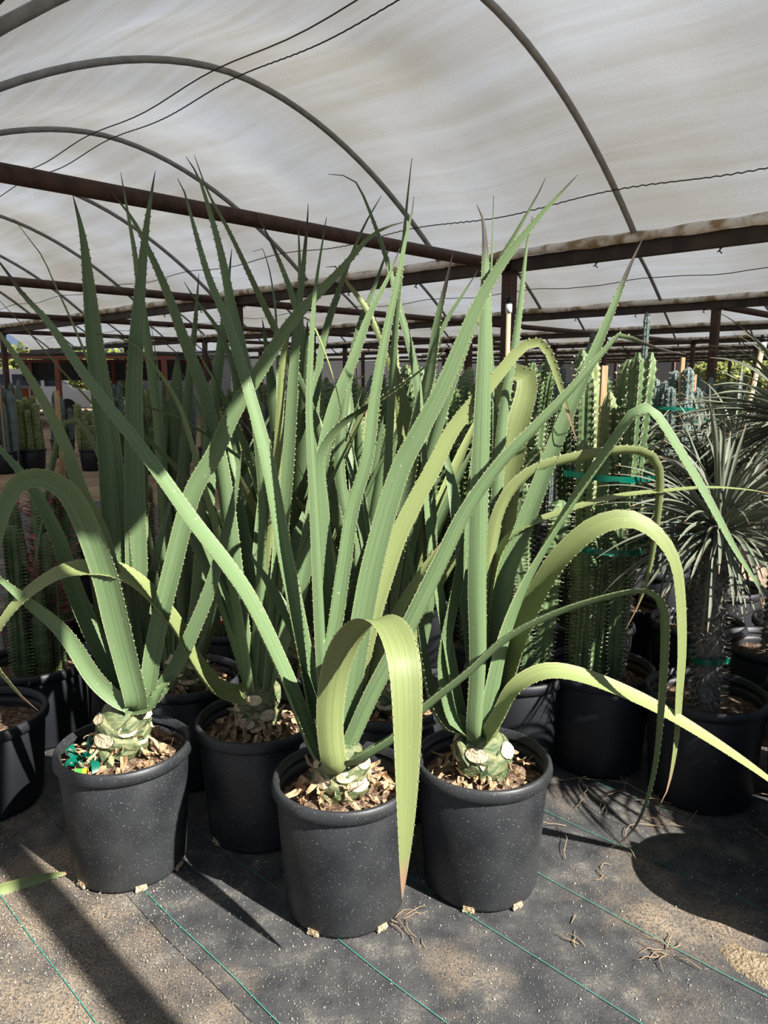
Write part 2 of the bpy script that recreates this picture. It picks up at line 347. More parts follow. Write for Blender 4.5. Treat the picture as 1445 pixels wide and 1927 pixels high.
# ------------------------------------------------------------------ the setting: roof
HG = 2.70; SPAN = 5.65; G0 = 1.05; RISE = 1.30; HOOP = 2.3; H0 = 3.30
def arch(t):                                 # t 0..1 across the span
    return RISE * (1 - abs(2 * t - 1) ** 1.85)
U_END0 = 0.0
U_ENDS = [24.5, 24.5, 33, 33, 36, 36, 36, 34, 34]
WHERE = ['over the camera side', 'over the front agaves', 'second beyond the front gutter', 'third beyond the front gutter', 'fourth from the front', 'fifth from the front', 'sixth from the front', 'seventh from the front', 'eighth from the front']
def film_mesh(k, u0, u1):
    near = k in (0, 1)
    nv = 40 if near else 16
    us = []; u = u0
    while u < u1: us.append(u); u += (.14 if (near and u < 12) else .46)
    us.append(u1); vs_ = []; uvs = []
    for u in us:
        fr = ((u - H0) / HOOP) % 1.0
        sag = math.sin(math.pi * fr) ** 2
        for j in range(nv + 1):
            t = j / nv; v = G0 + (k - 1) * SPAN + t * SPAN
            wr = .030 * noise.noise(Vector((u * 1.2 + t * 2.0, t * 7.0, k * 3.1))) + .014 * noise.noise(Vector((u * 3.2 + t * 6, t * 18.0, k)))
            z = HG + .05 + arch(t) * (1 - .035 * sag) + .045 * (1 - sag) * .6 + wr * sag * min(1, 6 * t, 6 * (1 - t))
            if k == 3: z -= .5 * math.exp(-((u - 3.0) / 2.6) ** 2) * math.exp(-((t - .78) / .16) ** 2)
            vs_.append(uv(u, v, z)); uvs.append((u, t * SPAN * 1.1))
    n = nv + 1
    fs = [(i * n + j, (i + 1) * n + j, (i + 1) * n + j + 1, i * n + j + 1) for i in range(len(us) - 1) for j in range(nv)]
    m = MB(); m.add(vs_, fs); me = m.mesh('film')
    ul = me.uv_layers.new(name='UVMap'); idx = np.zeros(len(me.loops), 'i'); me.loops.foreach_get('vertex_index', idx)
    ul.data.foreach_set('uv', np.array(uvs)[idx].ravel())
    return me
wire_t = {1: (.468, .507, .905), 0: (.5,), 2: (.45, .55, .9), 3: (.5, .9)}
for k in range(0, 9):
    u1 = U_ENDS[k]; u0 = U_END0 if k <= 1 else (-6 if k == 2 else -14)
    root = prop(empty('ceiling', uv(0, G0 + (k - 1) * SPAN + SPAN / 2, HG)), 'arched white plastic film roof span ' + WHERE[k], None, 'film roof spans', 'structure')
    inv = Matrix.Translation(-root.location)
    def child(name, me, m):
        me.transform(inv); return link(name, me, root, m)
    child('film', film_mesh(k, u0, u1), M['film'])
    nseg = 30 if k < 3 else 14
    j0 = math.ceil((u0 - .9 - H0) / HOOP); j1 = int((min(u1, 32) - H0) / HOOP)
    for j in range(j0, j1 + 1):
        u = H0 + j * HOOP; mb = MB()
        mb.tube([uv(u, G0 + (k - 1) * SPAN + SPAN * i / nseg, HG + .02 + arch(i / nseg)) for i in range(nseg + 1)], .027, 8)
        child('hoop', mb.mesh('hoop'), M['galv'])
    for wt_i, t in enumerate(wire_t.get(k, ())):
        mb = MB(); pts = []; u = u0
        while u <= min(u1, 30):
            fr = ((u - H0) / HOOP) % 1.0
            tw = .006 * math.sin(u * 75) if wt_i != 0 else 0
            pts.append(uv(u, G0 + (k - 1) * SPAN + t * SPAN + tw, HG - .02 + arch(t) - .05 * math.sin(math.pi * fr) ** 2 + tw)); u += .04 if (wt_i != 0 and k == 1) else .23
        mb.tube(pts, .0055 if k == 1 else .007, 5); child('purlin_wire', mb.mesh('purlin_wire'), M['wire'])

def gutter(k):
    v = G0 + (k - 1) * SPAN - (.15 if k == 1 else 0)
    u0, u1 = (-2.0 if k <= 1 else (-6 if k == 2 else -14)), U_ENDS[min(k, 8)]
    name = ['at the camera side', 'beside the camera', 'nearest in view', 'second in view', 'third in view', 'fourth in view', 'fifth in view', 'sixth in view', 'seventh in view', 'farthest in view'][k]
    root = prop(empty('gutter_beam', uv(0, v, HG)), 'dark steel gutter beam between film roofs, ' + name, 'beam', 'gutter beams')
    inv = Matrix.Translation(-root.location)
    mb = MB(); beam_between(mb, uv(u0, v, HG - .02), uv(u1, v, HG - .02), .10, .13)
    me = mb.mesh('channel', False); me.transform(inv); link('channel', me, root, M['gutter'])
    # rolled, torn film edge lying along the gutter
    for side in (-1, 1):
        mb = MB(); pts = []; rs = []; u = (u0 + .6) if k > 1 else U_END0 + .1
        while u < min(u1, 26):
            nz = noise.noise(Vector((u * .9, k * 5 + side, 2)))
            pts.append(uv(u, v + side * (.085 + .02 * noise.noise(Vector((u * 2, k, side)))), HG + .078 + .022 * nz)); rs.append(.046 + .020 * noise.noise(Vector((u * 3.1, k, side * 2))) + .008 * nz)
            u += .11 if k == 2 else .3
        mb.tube(pts, rs, 7); me = mb.mesh('film_hem'); me.transform(inv); link('film_hem', me, root, M['film_hem'])
    if k in (2, 3):                          # little clips under the channel
        u = u0 + .5; n = 0
        while u < 14:
            mb = MB(); c = uv(u, v - .05, HG - .085)
            mb.tube([c, c + Vector((0, 0, -.045)), c + Vector((.02, 0, -.06))], .006, 5); mb.tube([c + Vector((.02, 0, -.01)), c + Vector((-.02, .0, -.05))], .005, 5)
            me = mb.mesh('clip'); me.transform(inv); link('clip', me, root, M['wire']); u += 1.15; n += 1
for k in range(1, 10): gutter(k)

PU0, PUS = 4.72, 4.95
ordn = ['first', 'second', 'third', 'fourth', 'fifth', 'sixth', 'seventh', 'eighth', 'ninth', 'tenth', 'eleventh']
def in_view(p, pad=60):
    d = p.y * CT - (p.z - EYE) * ST
    if d < .3: return False
    x = 722.5 + p.x / d * F; y = 963.5 - (p.y * ST + (p.z - EYE) * CT) / d * F
    return -pad < x < 1445 + pad and -pad < y < 1927 + pad
for k in range(1, 9):
    v = G0 + (k - 1) * SPAN; c = 0
    for j in range(-1 if k < 3 else -6, 5):
        u = PU0 + j * PUS
        if u > U_ENDS[k] - .2: continue
        p = uv(u, v) if k > 1 else uv(-1.9, v - .15)
        if k == 1:
            if j != -1: continue
            lab = 'square steel post standing behind the camera under the nearest gutter beam'
        else:
            if not (in_view(p + Vector((0, 0, 2.6))) or in_view(p + Vector((0, 0, 1.5)))): continue
            lab = 'dark brown steel post under the %s gutter beam in view, %s from the right' % (ordn[k - 2], ordn[c]); c += 1
        sz = .115
        root = prop(empty('support_post', p, R(45)), lab, 'post', 'roof support posts')
        mb = MB(); mb.box((0, 0, (HG - .09) / 2), sz, sz, HG - .09); link('shaft', mb.mesh('shaft', False), root, M['rust'])
        mb = MB(); mb.box((0, 0, HG - .095), .20, .16, .012); link('bearing_plate', mb.mesh('bearing_plate', False), root, M['gutter'])
for k in range(1, 5):
    c = 0
    for j in range(-6, 4):
        u = PU0 + j * PUS
        if (k < 3 and j < 0) or (k, j) == (2, 0): continue
        a = uv(u, G0 + (k - 1) * SPAN + .05, HG - .03); b = uv(u, G0 + k * SPAN - .05, HG - .03)
        if not any(in_view(a + (b - a) * t_ / 10) for t_ in range(11)): continue
        mb = MB(); mb.tube([a, (a + b) / 2, b], .055, 14); me = mb.mesh('cross_pipe'); me.transform(Matrix.Translation(-a))
        o = link('cross_pipe', me, None, M['rust']); o.location = a
        prop(o, 'rusty brown pipe crossing the %s roof bay from the camera, %s from the right' % (ordn[k - 1], ordn[c]), 'pipe', 'cross pipes between gutters'); c += 1

# ------------------------------------------------------------------ leaf builder
def catmull(P, n):
    P = [np.array(p, float) for p in P]; P = [2 * P[0] - P[1]] + P + [2 * P[-1] - P[-2]]
    segs = len(P) - 3; out = []
    dense = []
    for i in range(segs):
        p0, p1, p2, p3 = P[i:i + 4]
        for t in np.linspace(0, 1, 14, endpoint=False):
            dense.append(.5 * ((2 * p1) + (-p0 + p2) * t + (2 * p0 - 5 * p1 + 4 * p2 - p3) * t * t + (-p0 + 3 * p1 - 3 * p2 + p3) * t ** 3))
    dense.append(P[-2]); D = np.array(dense)
    for _ in range(5): D[1:-1] = .25 * D[:-2] + .5 * D[1:-1] + .25 * D[2:]
    s = np.concatenate([[0], np.cumsum(np.linalg.norm(np.diff(D, axis=0), axis=1))])
    q = np.linspace(0, s[-1], n)
    return np.stack([np.interp(q, s, D[:, i]) for i in range(3)], 1), s[-1]

def strap_mesh(name, pts, W, phi=0.0, twist=0.0, n=40, chan=.28, thick=.009, teeth=True, view=None, seed=0, tip=2.6, base=.8, tooth_gap=.019, bfix=None):
    C, L = catmull(pts, n)
    r_ = random.Random(seed)
    T = np.gradient(C, axis=0); T /= np.linalg.norm(T, axis=1)[:, None]
    V = np.array(view if view is not None else (0, 1, 0), float)
    B = np.cross(V, T[0]); 
    if np.linalg.norm(B) < 1e-3: B = np.array((1., 0, 0))
    B /= np.linalg.norm(B); V2 = np.cross(T[0], B)
    # at phi 0 the channel faces the viewer
    V2 = V2 if np.dot(V2, V) > 0 else -V2
    b = math.cos(R(phi)) * B + math.sin(R(phi)) * V2
    Bs = []
    for i in range(n):
        if bfix is not None:
            b = np.array(bfix, float); b = b - T[i] * np.dot(b, T[i]); b /= np.linalg.norm(b)
        elif i:
            b = b - T[i] * np.dot(b, T[i]); b /= np.linalg.norm(b)
        s = i / (n - 1); a = R(twist) * s
        N_ = np.cross(b, T[i]); Bs.append(math.cos(a) * b + math.sin(a) * N_)
    xs = (-1, -.55, 0, .55, 1); vs_ = []; uvs = []
    for sheet in (0, 1):
        for i in range(n):
            s = i / (n - 1)
            wd = .5 * W * (base + (1 - base) * min(1, s / .3)) * max(0.0, 1 - s ** tip) ** .95 + .0007
            th = thick * (1.5 - 1.1 * s) * (1 - .7 * s)
            N_ = np.cross(Bs[i], T[i]); ch = chan * (1.25 - .7 * s)
            for x in xs:
                h = ch * wd * (abs(x) ** 1.5 - .45)
                if sheet: h -= th * (1 - abs(x) ** 2.2)
                vs_.append(C[i] + Bs[i] * wd * x + N_ * h); uvs.append(((x + 1) / 2, s))
    fs = []
    for sheet in (0, 1):
        o = sheet * n * 5
        for i in range(n - 1):
            for j in range(4):
                q = (o + i * 5 + j, o + i * 5 + j + 1, o + (i + 1) * 5 + j + 1, o + (i + 1) * 5 + j)
                fs.append(q if sheet else q[::-1])
    m = MB(); m.add(vs_, fs, 0)
    if teeth:
        d = .03
        while d < L * .93:
            s = d / L * (n - 1); i = int(s)
            wd = .5 * W * (base + (1 - base) * min(1, s / (n - 1) / .3)) * max(0.0, 1 - (d / L) ** tip) ** .95
            N_ = np.cross(Bs[i], T[i]); ch = chan * (1.25 - .7 * d / L)
            cpt = C[i] + (C[min(i + 1, n - 1)] - C[i]) * (s - i)
            for sd in (-1, 1):
                if wd < .006: continue
                e = cpt + Bs[i] * wd * sd * .985 + N_ * ch * wd * .55
                k = r_.uniform(.7, 1.15) * .0036
                m.add([e - T[i] * k * .9, e + T[i] * k * .9, e + Bs[i] * sd * k * 1.25 + T[i] * k * .8, e + N_ * k * .4],
                      [(0, 1, 2), (0, 2, 3), (1, 3, 2)], 1)
                uvs += [(0.5, d / L)] * 4
            d += tooth_gap * r_.uniform(.8, 1.25)
    me = m.mesh(name)
    ul = me.uv_layers.new(name='UVMap'); idx = np.zeros(len(me.loops), 'i'); me.loops.foreach_get('vertex_index', idx)
    ul.data.foreach_set('uv', np.array(uvs, float)[idx].ravel())
    return me

# ------------------------------------------------------------------ pots
def pot_parts(root, Rr=.205, H=.40, m=None, soil_z=None, mound=.03, shares={}):
    m = m or M['pot']; soil_z = soil_z or H - .075
    key = (Rr, H, m.name, soil_z, mound)
    if key not in shares:
        a = MB(); rb = Rr * .83; rt = Rr * .935
        a.lathe([(0, .001), (rb - .02, .001), (rb - .006, .004), (rb, .016), (rb + (rt - rb) * .5, H * .45), (rt, H - .038), (rt - .006, H - .03), (rt - .010, H - .06), (rb - .01, soil_z - .06)], 56)
        b = MB(); b.lathe([(rt - .004, H - .040), (rt + .006, H - .041), (Rr - .001, H - .034), (Rr, H - .022), (Rr - .004, H - .006), (Rr - .011, H), (rt - .004, H - .004), (rt - .010, H - .025)], 56)
        c = MB(); n = 14; vs_ = [(0, 0, soil_z + mound)]; k = 36
        for i in range(1, n + 1):
            for j in range(k):
                q = 2 * math.pi * j / k; r = (rt - .008) * i / n
                z = soil_z + mound * (1 - (i / n) ** 1.5) + .012 * noise.noise(Vector((r * math.cos(q) * 22, r * math.sin(q) * 22, 1.7 + Rr))) + .006 * noise.noise(Vector((r * math.cos(q) * 70, r * math.sin(q) * 70, 4)))
                vs_.append((r * math.cos(q), r * math.sin(q), z))
        fs = [(0, 1 + j, 1 + (j + 1) % k) for j in range(k)] + [(1 + (i - 1) * k + j, 1 + i * k + j, 1 + i * k + (j + 1) % k, 1 + (i - 1) * k + (j + 1) % k) for i in range(1, n) for j in range(k)]
        c.add(vs_, fs)
        shares[key] = (a.mesh('pot'), b.mesh('rim'), c.mesh('soil'))
    pm, rm, sm = shares[key]
    p = link('pot', pm, root, m); link('rim', rm, p, m); link('soil', sm, root, M['soil'])
    return p
plug_me = None
def drain_plug(pot, Rb, ang):
    global plug_me
    if plug_me is None:
        a = MB(); a.box((-.0035, 0, .011), .010, .032, .018)
        for k in range(5): a.box((.001, -.014 + .007 * k, .005 + .004 * (k % 3)), .006, .007, .006)
        plug_me = a.mesh('drain_hole', False)
    o = link('drain_hole', plug_me, pot, M['plug']); o.location = (Rb * math.cos(ang), Rb * math.sin(ang), 0); o.rotation_euler = (0, 0, ang)

# ------------------------------------------------------------------ agave trunk
def stub_mesh(seed):
    r_ = random.Random(seed); a = MB(); n = 12; rings = []
    wv, hv = r_.uniform(.066, .080), r_.uniform(.024, .031)
    for x, sw, sh, zo in ((-.012, 1.1, 1.15, -.004), (.008, 1.0, 1.0, 0), (.020, .60, .92, .006), (.025, .48, .80, .008)):
        rings.append([(x - .9 * (wv * sw * math.cos(2 * math.pi * j / n)) ** 2 * 4 * (1 if x < .02 else .4), wv * sw * math.cos(2 * math.pi * j / n), zo + hv * sh * math.sin(2 * math.pi * j / n) * (1 if math.sin(2 * math.pi * j / n) < 0 else .8)) for j in range(n)])
    vs_ = [p for r in rings for p in r]
    a.add(vs_, [(i * n + j, i * n + (j + 1) % n, (i + 1) * n + (j + 1) % n, (i + 1) * n + j) for i in range(3) for j in range(n)], 0)
    top = [(p[0] + .003 + r_.uniform(-.003, .003), p[1] * .99, p[2] * .99) for p in rings[-1]]; c = (rings[-1][0][0] + .004, 0, .008)
    a.add(top + [c], [(j, (j + 1) % n, n) for j in range(n)], 1)
    return a.mesh('leaf_stub', False)
STUBS = [stub_mesh(i) for i in range(5)]
for s in STUBS: s.materials.append(M['stub_green']); s.materials.append(M['stub_cut'])
def husk_mesh(seed, r0, r1, z, n=95, up=.10):
    r_ = random.Random(seed); a = MB()
    for k in range(n):
        q = r_.uniform(0, 6.28); rr = r_.uniform(r0, r1); zz = z + max(0, (r1 - rr)) / (r1 - r0) * up * r_.uniform(.2, 1)
        c = Vector((rr * math.cos(q), rr * math.sin(q), zz)); L, Wd = r_.uniform(.018, .062), r_.uniform(.006, .026)
        rot = Matrix.Rotation(q + r_.uniform(-1.2, 1.2), 3, 'Z') @ Matrix.Rotation(r_.uniform(-.2, 1.3), 3, 'Y') @ Matrix.Rotation(r_.uniform(-1, 1), 3, 'X')
        cu, cw = r_.uniform(-22, 30), r_.uniform(-26, 26); vs_ = []
        for i in range(5):
            for j in range(4):
                x = L * (i / 4 - .3); y = Wd * (j / 3 - .5) * (1 - .5 * (i / 4) ** 2)
                zc = cu * x * x + cw * y * y * 3 + r_.uniform(-.004, .004)
                vs_.append(c + rot @ Vector((x, y, zc)))
        a.add(vs_, [(i * 4 + j, i * 4 + j + 1, (i + 1) * 4 + j + 1, (i + 1) * 4 + j) for i in range(4) for j in range(3)])
    return a.mesh('dry_husk', False)

AG = {}
def agave_pot(key, x, y, label, soil_z=.325, trunk_top=.50, m=None, Rr=.205, H=.40, plugs=(), seed=0, n_stub=11, husks=True):
    root = prop(empty('potted_agave', (x, y, .006)), label, 'potted plant', 'potted agaves')
    AG[key] = (root, Vector((x, y, .006)), trunk_top)
    p = pot_parts(root, Rr, H, m, soil_z)
    for a in plugs: drain_plug(p, Rr * .83, R(a))
    r_ = random.Random(seed + 50); mb = MB(); zb = soil_z - .01
    mb.lathe([(.052, zb), (.060, zb + .03), (.066, zb + .08), (.068, trunk_top - .05), (.052, trunk_top - .01), (.03, trunk_top + .005), (0.001, trunk_top + .01)], 20)
    tk = link('trunk', mb.mesh('trunk'), root, M['stub_green'])
    for k in range(n_stub):
        q = k * 2.4 + seed; z = zb + .055 + (trunk_top - .045 - zb - .055) * k / max(1, n_stub - 1)
        o = link('leaf_stub', STUBS[(k + seed) % 5], tk); o.location = (.056 * math.cos(q), .056 * math.sin(q), z); o.rotation_euler = (0, r_.uniform(-.75, -.25), q)
        s_ = r_.uniform(.7, 1.12); o.scale = (s_ * 1.05, s_, s_)
    if husks:
        o = link('dry_husk', husk_mesh(seed, .05, .15, soil_z + .018), root, M['husk']); o['kind'] = 'stuff'
    return root

FR = R(-90)
agave_pot('P1', -.800, 2.115, 'potted agave at far left front with a green tape bundle inside its rim', .345, .53, plugs=(-62, -128, -15), seed=1)
agave_pot('P2', -.420, 2.30, 'potted agave in the second row between the left and centre pots', .335, .52, plugs=(-140,), seed=2)
agave_pot('P3', -.114, 1.935, 'frontmost potted agave in the centre with a wide leaf folded over its pot', .325, .485, plugs=(-118, -50), seed=3)
agave_pot('P4', .293, 2.035, 'front right potted agave with long leaves arching to the right', .325, .475, plugs=(-108, -58), seed=4)
agave_pot('P5', -.745, 2.66, 'shaded potted agave behind the two left pots, white cut stubs showing', .335, .50, plugs=(), seed=5)
agave_pot('P6', .020, 2.44, 'potted agave tucked behind the centre and right front pots', .335, .50, plugs=(), seed=6)
agave_pot('P8', -.10, 3.17, 'agave in the fourth row, mostly hidden behind the centre plants', .335, .50, plugs=(), seed=8)
agave_pot('P7', -.335, 2.80, 'tall potted agave in the third row behind the centre', .335, .50, plugs=(), seed=7)

LEAFN = [0]
def leaf(key, pts, wpx, phi=0.0, y1=0.0, y0=-.03, m='leaf', twist=0, dev=1.0, chan=.28, tip=2.6, base=.85, maxw=.095, yk=None, pw=1.3, bfix=None):
    root, loc, top = AG[key]; n = len(pts); P = []
    px = np.array([(p[0], p[1]) for p in pts], float); s = np.concatenate([[0], np.cumsum(np.hypot(*np.diff(px, axis=0).T))]); s /= s[-1]
    for i, p in enumerate(pts):
        dy = (np.interp(s[i], [a for a, _ in yk], [b for _, b in yk]) if yk else y0 + (y1 - y0) * s[i] ** pw)
        P.append(at(p[0], p[1], loc.y + dy))
    mid = P[len(P) // 3]; depth = mid.y * CT + (EYE - mid.z) * ST
    W = min(maxw, wpx / F * depth / max(.3, abs(math.cos(R(phi)))))
    # root the leaf in the trunk
    t0 = Vector((loc.x, loc.y, loc.z + top - .03)); first = P[0]; d = t0 - first
    start = first + d * min(1, .75)
    P = [start] + P
    LEAFN[0] += 1
    vd = (Vector(mid) - Vector((0, 0, EYE))).normalized()
    me = strap_mesh('leaf', [p - loc for p in P], W, phi, twist, 44, chan, .010, True, vd, LEAFN[0], tip, base, bfix=bfix)
    o = link('leaf', me, root); me.materials.append(M[m]); me.materials.append(M['tooth'])
    return o

# ---- centre front plant
leaf('P3', [(600,1420),(568,1350),(540,1279),(474,1139),(424,1063),(362,983),(277,863),(191,752),(149,694),(91,608),(41,553),(8,505),(-22,470)], 44, 30, -.10, y0=-.04, m='leaf_dry', tip=3.4, chan=.35)
leaf('P3', [(612,1400),(593,1341),(571,1232),(549,1123),(530,1030),(502,874),(470,750),(453,691),(425,604),(391,521),(360,410),(346,359),(334,336)], 33, 32, .12, y0=-.0, chan=.6)
leaf('P3', [(622,1400),(608,1279),(600,1124),(593,968),(586,843),(583,750),(589,611),(595,535),(608,449),(614,409)], 25, 198, .0, y0=-.05, chan=.5)
leaf('P3', [(630,1390),(620,1217),(613,1092),(607,968),(601,890),(606,845),(645,795),(722,746),(780,706),(850,648)], 36, 8, .05, y0=.02, twist=-60)
leaf('P3', [(630,1395),(619,1248),(631,1155),(647,1046),(662,952),(690,859),(703,750),(725,629),(746,535),(763,449),(775,400),(779,369)], 30, 22, .05, y0=.0, chan=.7)
leaf('P3', [(648,1395),(665,1260),(687,1125),(709,1024),(749,890),(787,815),(827,740),(862,660),(901,568),(949,489),(1015,407),(1056,362),(1087,329)], 45, 24, .05, y0=.01, tip=2.2)
leaf('P3', [(655,1395),(680,1240),(703,1148),(725,1077),(749,1008),(787,931),(818,875),(849,812),(890,759),(932,712),(973,662),(1003,643),(1025,652),(1043,691),(1072,786),(1086,832)], 36, 18, .12, y0=.02, m='leaf_old')
leaf('P3', [(632,1445),(622,1370),(627,1290),(645,1225),(672,1182),(703,1163),(735,1178),(757,1230),(765,1310),(766,1420),(764,1540),(760,1630),(757,1692)], 66, 172, 0, m='leaf_old', yk=[(0,-.09),(.22,-.11),(.32,-.17),(.39,-.29),(.45,-.40),(.55,-.44),(1,-.46)], maxw=.084, tip=4.2, chan=.22, base=.75, bfix=(-.93,-.36,0))
leaf('P3', [(662,1430),(700,1408),(740,1385),(800,1325),(880,1262),(950,1200),(1050,1150),(1155,1118),(1212,1110),(1240,1128),(1250,1180),(1243,1330),(1232,1440),(1212,1520),(1185,1570),(1150,1595)], 27, -55, -.10, y0=-.08, m='leaf_dry', tip=2.2)
leaf('P3', [(655,1410),(705,1300),(762,1195),(830,1058),(874,968),(935,880),(996,815),(1077,730),(1150,645),(1170,630),(1200,642),(1245,658),(1290,667)], 34, -140, -.02, y0=-.0, m='leaf_dry', tip=1.9)
leaf('P3', [(640,1390),(640,1290),(655,1180),(672,1080),(690,1010)], 26, 10, .10, y0=.05)
# ---- right front plant
leaf('P4', [(895,1375),(903,1250),(901,1100),(904,950),(909,800),(914,650),(915,520),(912,440),(906,400),(897,385)], 41, 188, -.02, y0=-.04, m='leaf_dry', tip=4.2, chan=.55)
leaf('P4', [(915,1350),(925,1000),(930,800),(922,600),(926,465),(929,368)], 20, 20, .15, y0=.04)
leaf('P4', [(905,1360),(930,1000),(945,800),(961,695),(969,654),(982,547),(992,456),(1002,407)], 24, -25, .12, y0=.04)
leaf('P4', [(915,1360),(928,1180),(950,960),(975,800),(992,735),(986,702),(956,708),(934,755),(905,850),(870,960)], 46, -18, 0, m='leaf_old', yk=[(0,.03),(.5,.10),(.62,.14),(.7,.20),(1,.34)], maxw=.085, tip=4)
leaf('P4', [(905,1365),(922,1250),(947,1096),(979,1006),(1023,890),(1059,797),(1097,712),(1118,662),(1146,596),(1179,514),(1200,468),(1209,450)], 37, 12, .08, y0=.02, chan=.55, m='leaf_dry')
leaf('P4', [(915,1370),(945,1215),(983,1105),(1035,1010),(1086,930),(1157,828),(1192,778),(1216,768),(1246,797),(1327,930),(1380,1029),(1425,1100),(1441,1140)], 31, -122, -.10, y0=-.02, tip=1.8, twist=-100)
leaf('P4', [(925,1375),(955,1280),(984,1185),(1036,1075),(1104,1003),(1155,980),(1197,981),(1241,1012),(1269,1060),(1279,1128),(1282,1224),(1277,1310),(1272,1395),(1258,1478),(1243,1512)], 34, -52, -.12, y0=-.01, m='leaf_old', twist=-45, maxw=.085, tip=2.2)
leaf('P4', [(900,1360),(915,1100),(940,960),(992,892),(1068,864),(1157,848),(1210,850),(1238,875),(1240,940),(1228,1040),(1212,1110),(1190,1160),(1177,1185)], 20, -55, .05, y0=.05, m='leaf_old', tip=1.8)
leaf('P4', [(905,1360),(922,1120),(956,1012),(1050,966),(1157,935),(1246,924),(1336,917),(1425,924),(1480,940)], 19, -50, .06, y0=.03, m='leaf_old')
leaf('P4', [(915,1385),(940,1345),(960,1305),(990,1278),(1036,1263),(1104,1275),(1207,1317),(1292,1364),(1395,1430),(1470,1485),(1540,1545)], 27, -48, -.16, y0=-.07, m='leaf_old', tip=3)
leaf('P4', [(872,1365),(848,1345),(832,1265),(838,1200),(858,1105),(876,995),(892,850),(905,700)], 30, 35, .10, y0=-.02)
leaf('P4', [(882,1372),(866,1338),(853,1279),(836,1180),(818,1077),(803,949),(795,800),(790,690)], 28, 40, .08, y0=0)
leaf('P4', [(870,1370),(840,1360),(812,1310),(795,1220),(780,1100),(765,1000)], 26, 60, .10, y0=.0)
leaf('P4', [(920,1370),(960,1230),(1000,1120),(1060,1030),(1110,985)], 26, -40, .22, y0=.04)
# ---- left front plant
leaf('P1', [(258,1330),(240,1251),(218,1165),(200,1090),(172,1010),(142,945),(112,912),(70,898),(32,912),(6,960),(-8,1030),(-14,1100)], 38, 40, -.22, y0=-.06, chan=.35, maxw=.08, tip=3.6)
leaf('P1', [(252,1325),(236,1200),(210,1070),(188,994),(155,927),(125,841),(91,771),(53,705),(0,628),(-40,575)], 36, 20, -.06, y0=-.03, m='leaf')
leaf('P1', [(260,1325),(238,1180),(222,1058),(208,870),(195,771),(180,661),(168,545),(156,445),(137,367)], 50, 16, .10, y0=.0, chan=.75, m='leaf')
leaf('P1', [(265,1320),(260,1180),(255,1000),(252,850),(253,700),(262,560),(275,430),(284,370),(292,322)], 42, 6, .08, y0=.02, tip=2.4)
leaf('P1', [(272,1320),(291,1210),(324,1071),(360,933),(403,855),(440,775),(493,691),(545,610),(600,550),(642,507),(694,447),(730,427),(763,417)], 34, 20, -.02, y0=-.03, chan=.35)
leaf('P1', [(280,1322),(318,1273),(346,1224),(388,1127),(415,1040),(440,940),(455,850)], 24, 30, .04, y0=-.02)
leaf('P1', [(248,1330),(215,1312),(177,1275),(138,1215),(105,1175),(55,1135),(0,1090),(-40,1065)], 33, 0, -.16, y0=-.05, bfix=(.75, .25, .6))
leaf('P1', [(250,1320),(196,1238),(157,1155),(130,1085),(105,1005),(55,911),(0,845),(-40,800)], 26, 50, .0, y0=-.0)
leaf('P1', [(262,1310),(235,1000),(203,896),(174,832),(152,799),(133,790),(118,806),(105,846),(88,930),(75,1016),(60,1095)], 15, 40, .18, y0=.06)
leaf('P1', [(268,1320),(272,1200),(268,1050),(272,900),(285,780)], 30, 20, .16, y0=.05)
# stray cut-off leaf stump on the right of the rosette
leaf('P1', [(285,1325),(300,1300),(318,1278),(325,1266)], 26, -30, .0, y0=-.06, tip=9)
# ---- second row
leaf('P2', [(452,1310),(425,1303),(400,1287),(360,1232),(332,1177),(277,1113),(235,1082),(194,1070),(138,1072),(97,1087),(42,1127),(2,1177),(-14,1220),(0,1262),(18,1284),(42,1312),(72,1338)], 50, 35, -.42, y0=-.06, m='leaf_old', tip=4, pw=.8)
leaf('P2', [(470,1295),(455,1200),(438,1110),(425,1061),(403,983),(378,900),(343,780),(313,722),(282,680),(249,647),(210,632),(179,628)], 31, 40, -.16, y0=-.04, tip=3)
leaf('P2', [(470,1290),(445,1100),(420,900),(398,798),(381,732),(346,639),(311,542),(277,466),(246,407),(207,360)], 28, 150, -.02, y0=-.02)
leaf('P2', [(480,1290),(495,1100),(500,950),(484,784),(460,681),(436,577),(415,473),(388,376),(372,330),(350,295)], 29, 175, .0, y0=-.02)
leaf('P2', [(500,1290),(520,1000),(525,800),(521,646),(518,577),(507,508),(500,485),(492,466),(476,474)], 26, 10, .05, m='leaf_dry')
leaf('P2', [(495,1280),(520,1100),(540,900),(552,715),(559,611),(570,508),(578,421),(580,383)], 28, 0, .05, m='leaf_dry')
leaf('P2', [(500,1290),(540,1180),(570,1080),(600,900),(628,767),(666,674),(694,594),(729,525),(753,466)], 31, 15, .05)
leaf('P2', [(470,1290),(430,1160),(385,1060),(345,980),(305,900)], 24, 50, .10)
leaf('P2', [(490,1280),(520,900),(535,660),(556,595),(585,605),(610,660),(630,720),(643,780)], 20, -20, 0, m='leaf_old', yk=[(0,0),(.6,-.05),(1,-.25)])
leaf('P5', [(320,1290),(310,1000),(298,798),(287,715),(273,611),(260,528),(253,473),(239,393),(227,324)], 24, 0, -.05)
leaf('P5', [(305,1290),(262,1100),(220,850),(195,760),(173,698),(138,611),(100,528),(80,483),(52,446),(26,411)], 24, 150, -.15, m='leaf_dry')
leaf('P5', [(320,1300),(290,1050),(250,880),(194,784),(114,694),(52,622),(0,566),(-25,540)], 19, 40, -.1)
leaf('P5', [(340,1290),(370,1160),(385,1000),(398,798),(412,681),(425,577),(436,468)], 33, 0, .0)
leaf('P5', [(345,1290),(340,1100),(345,900),(356,715),(367,611),(374,515)], 28, 0, .05)
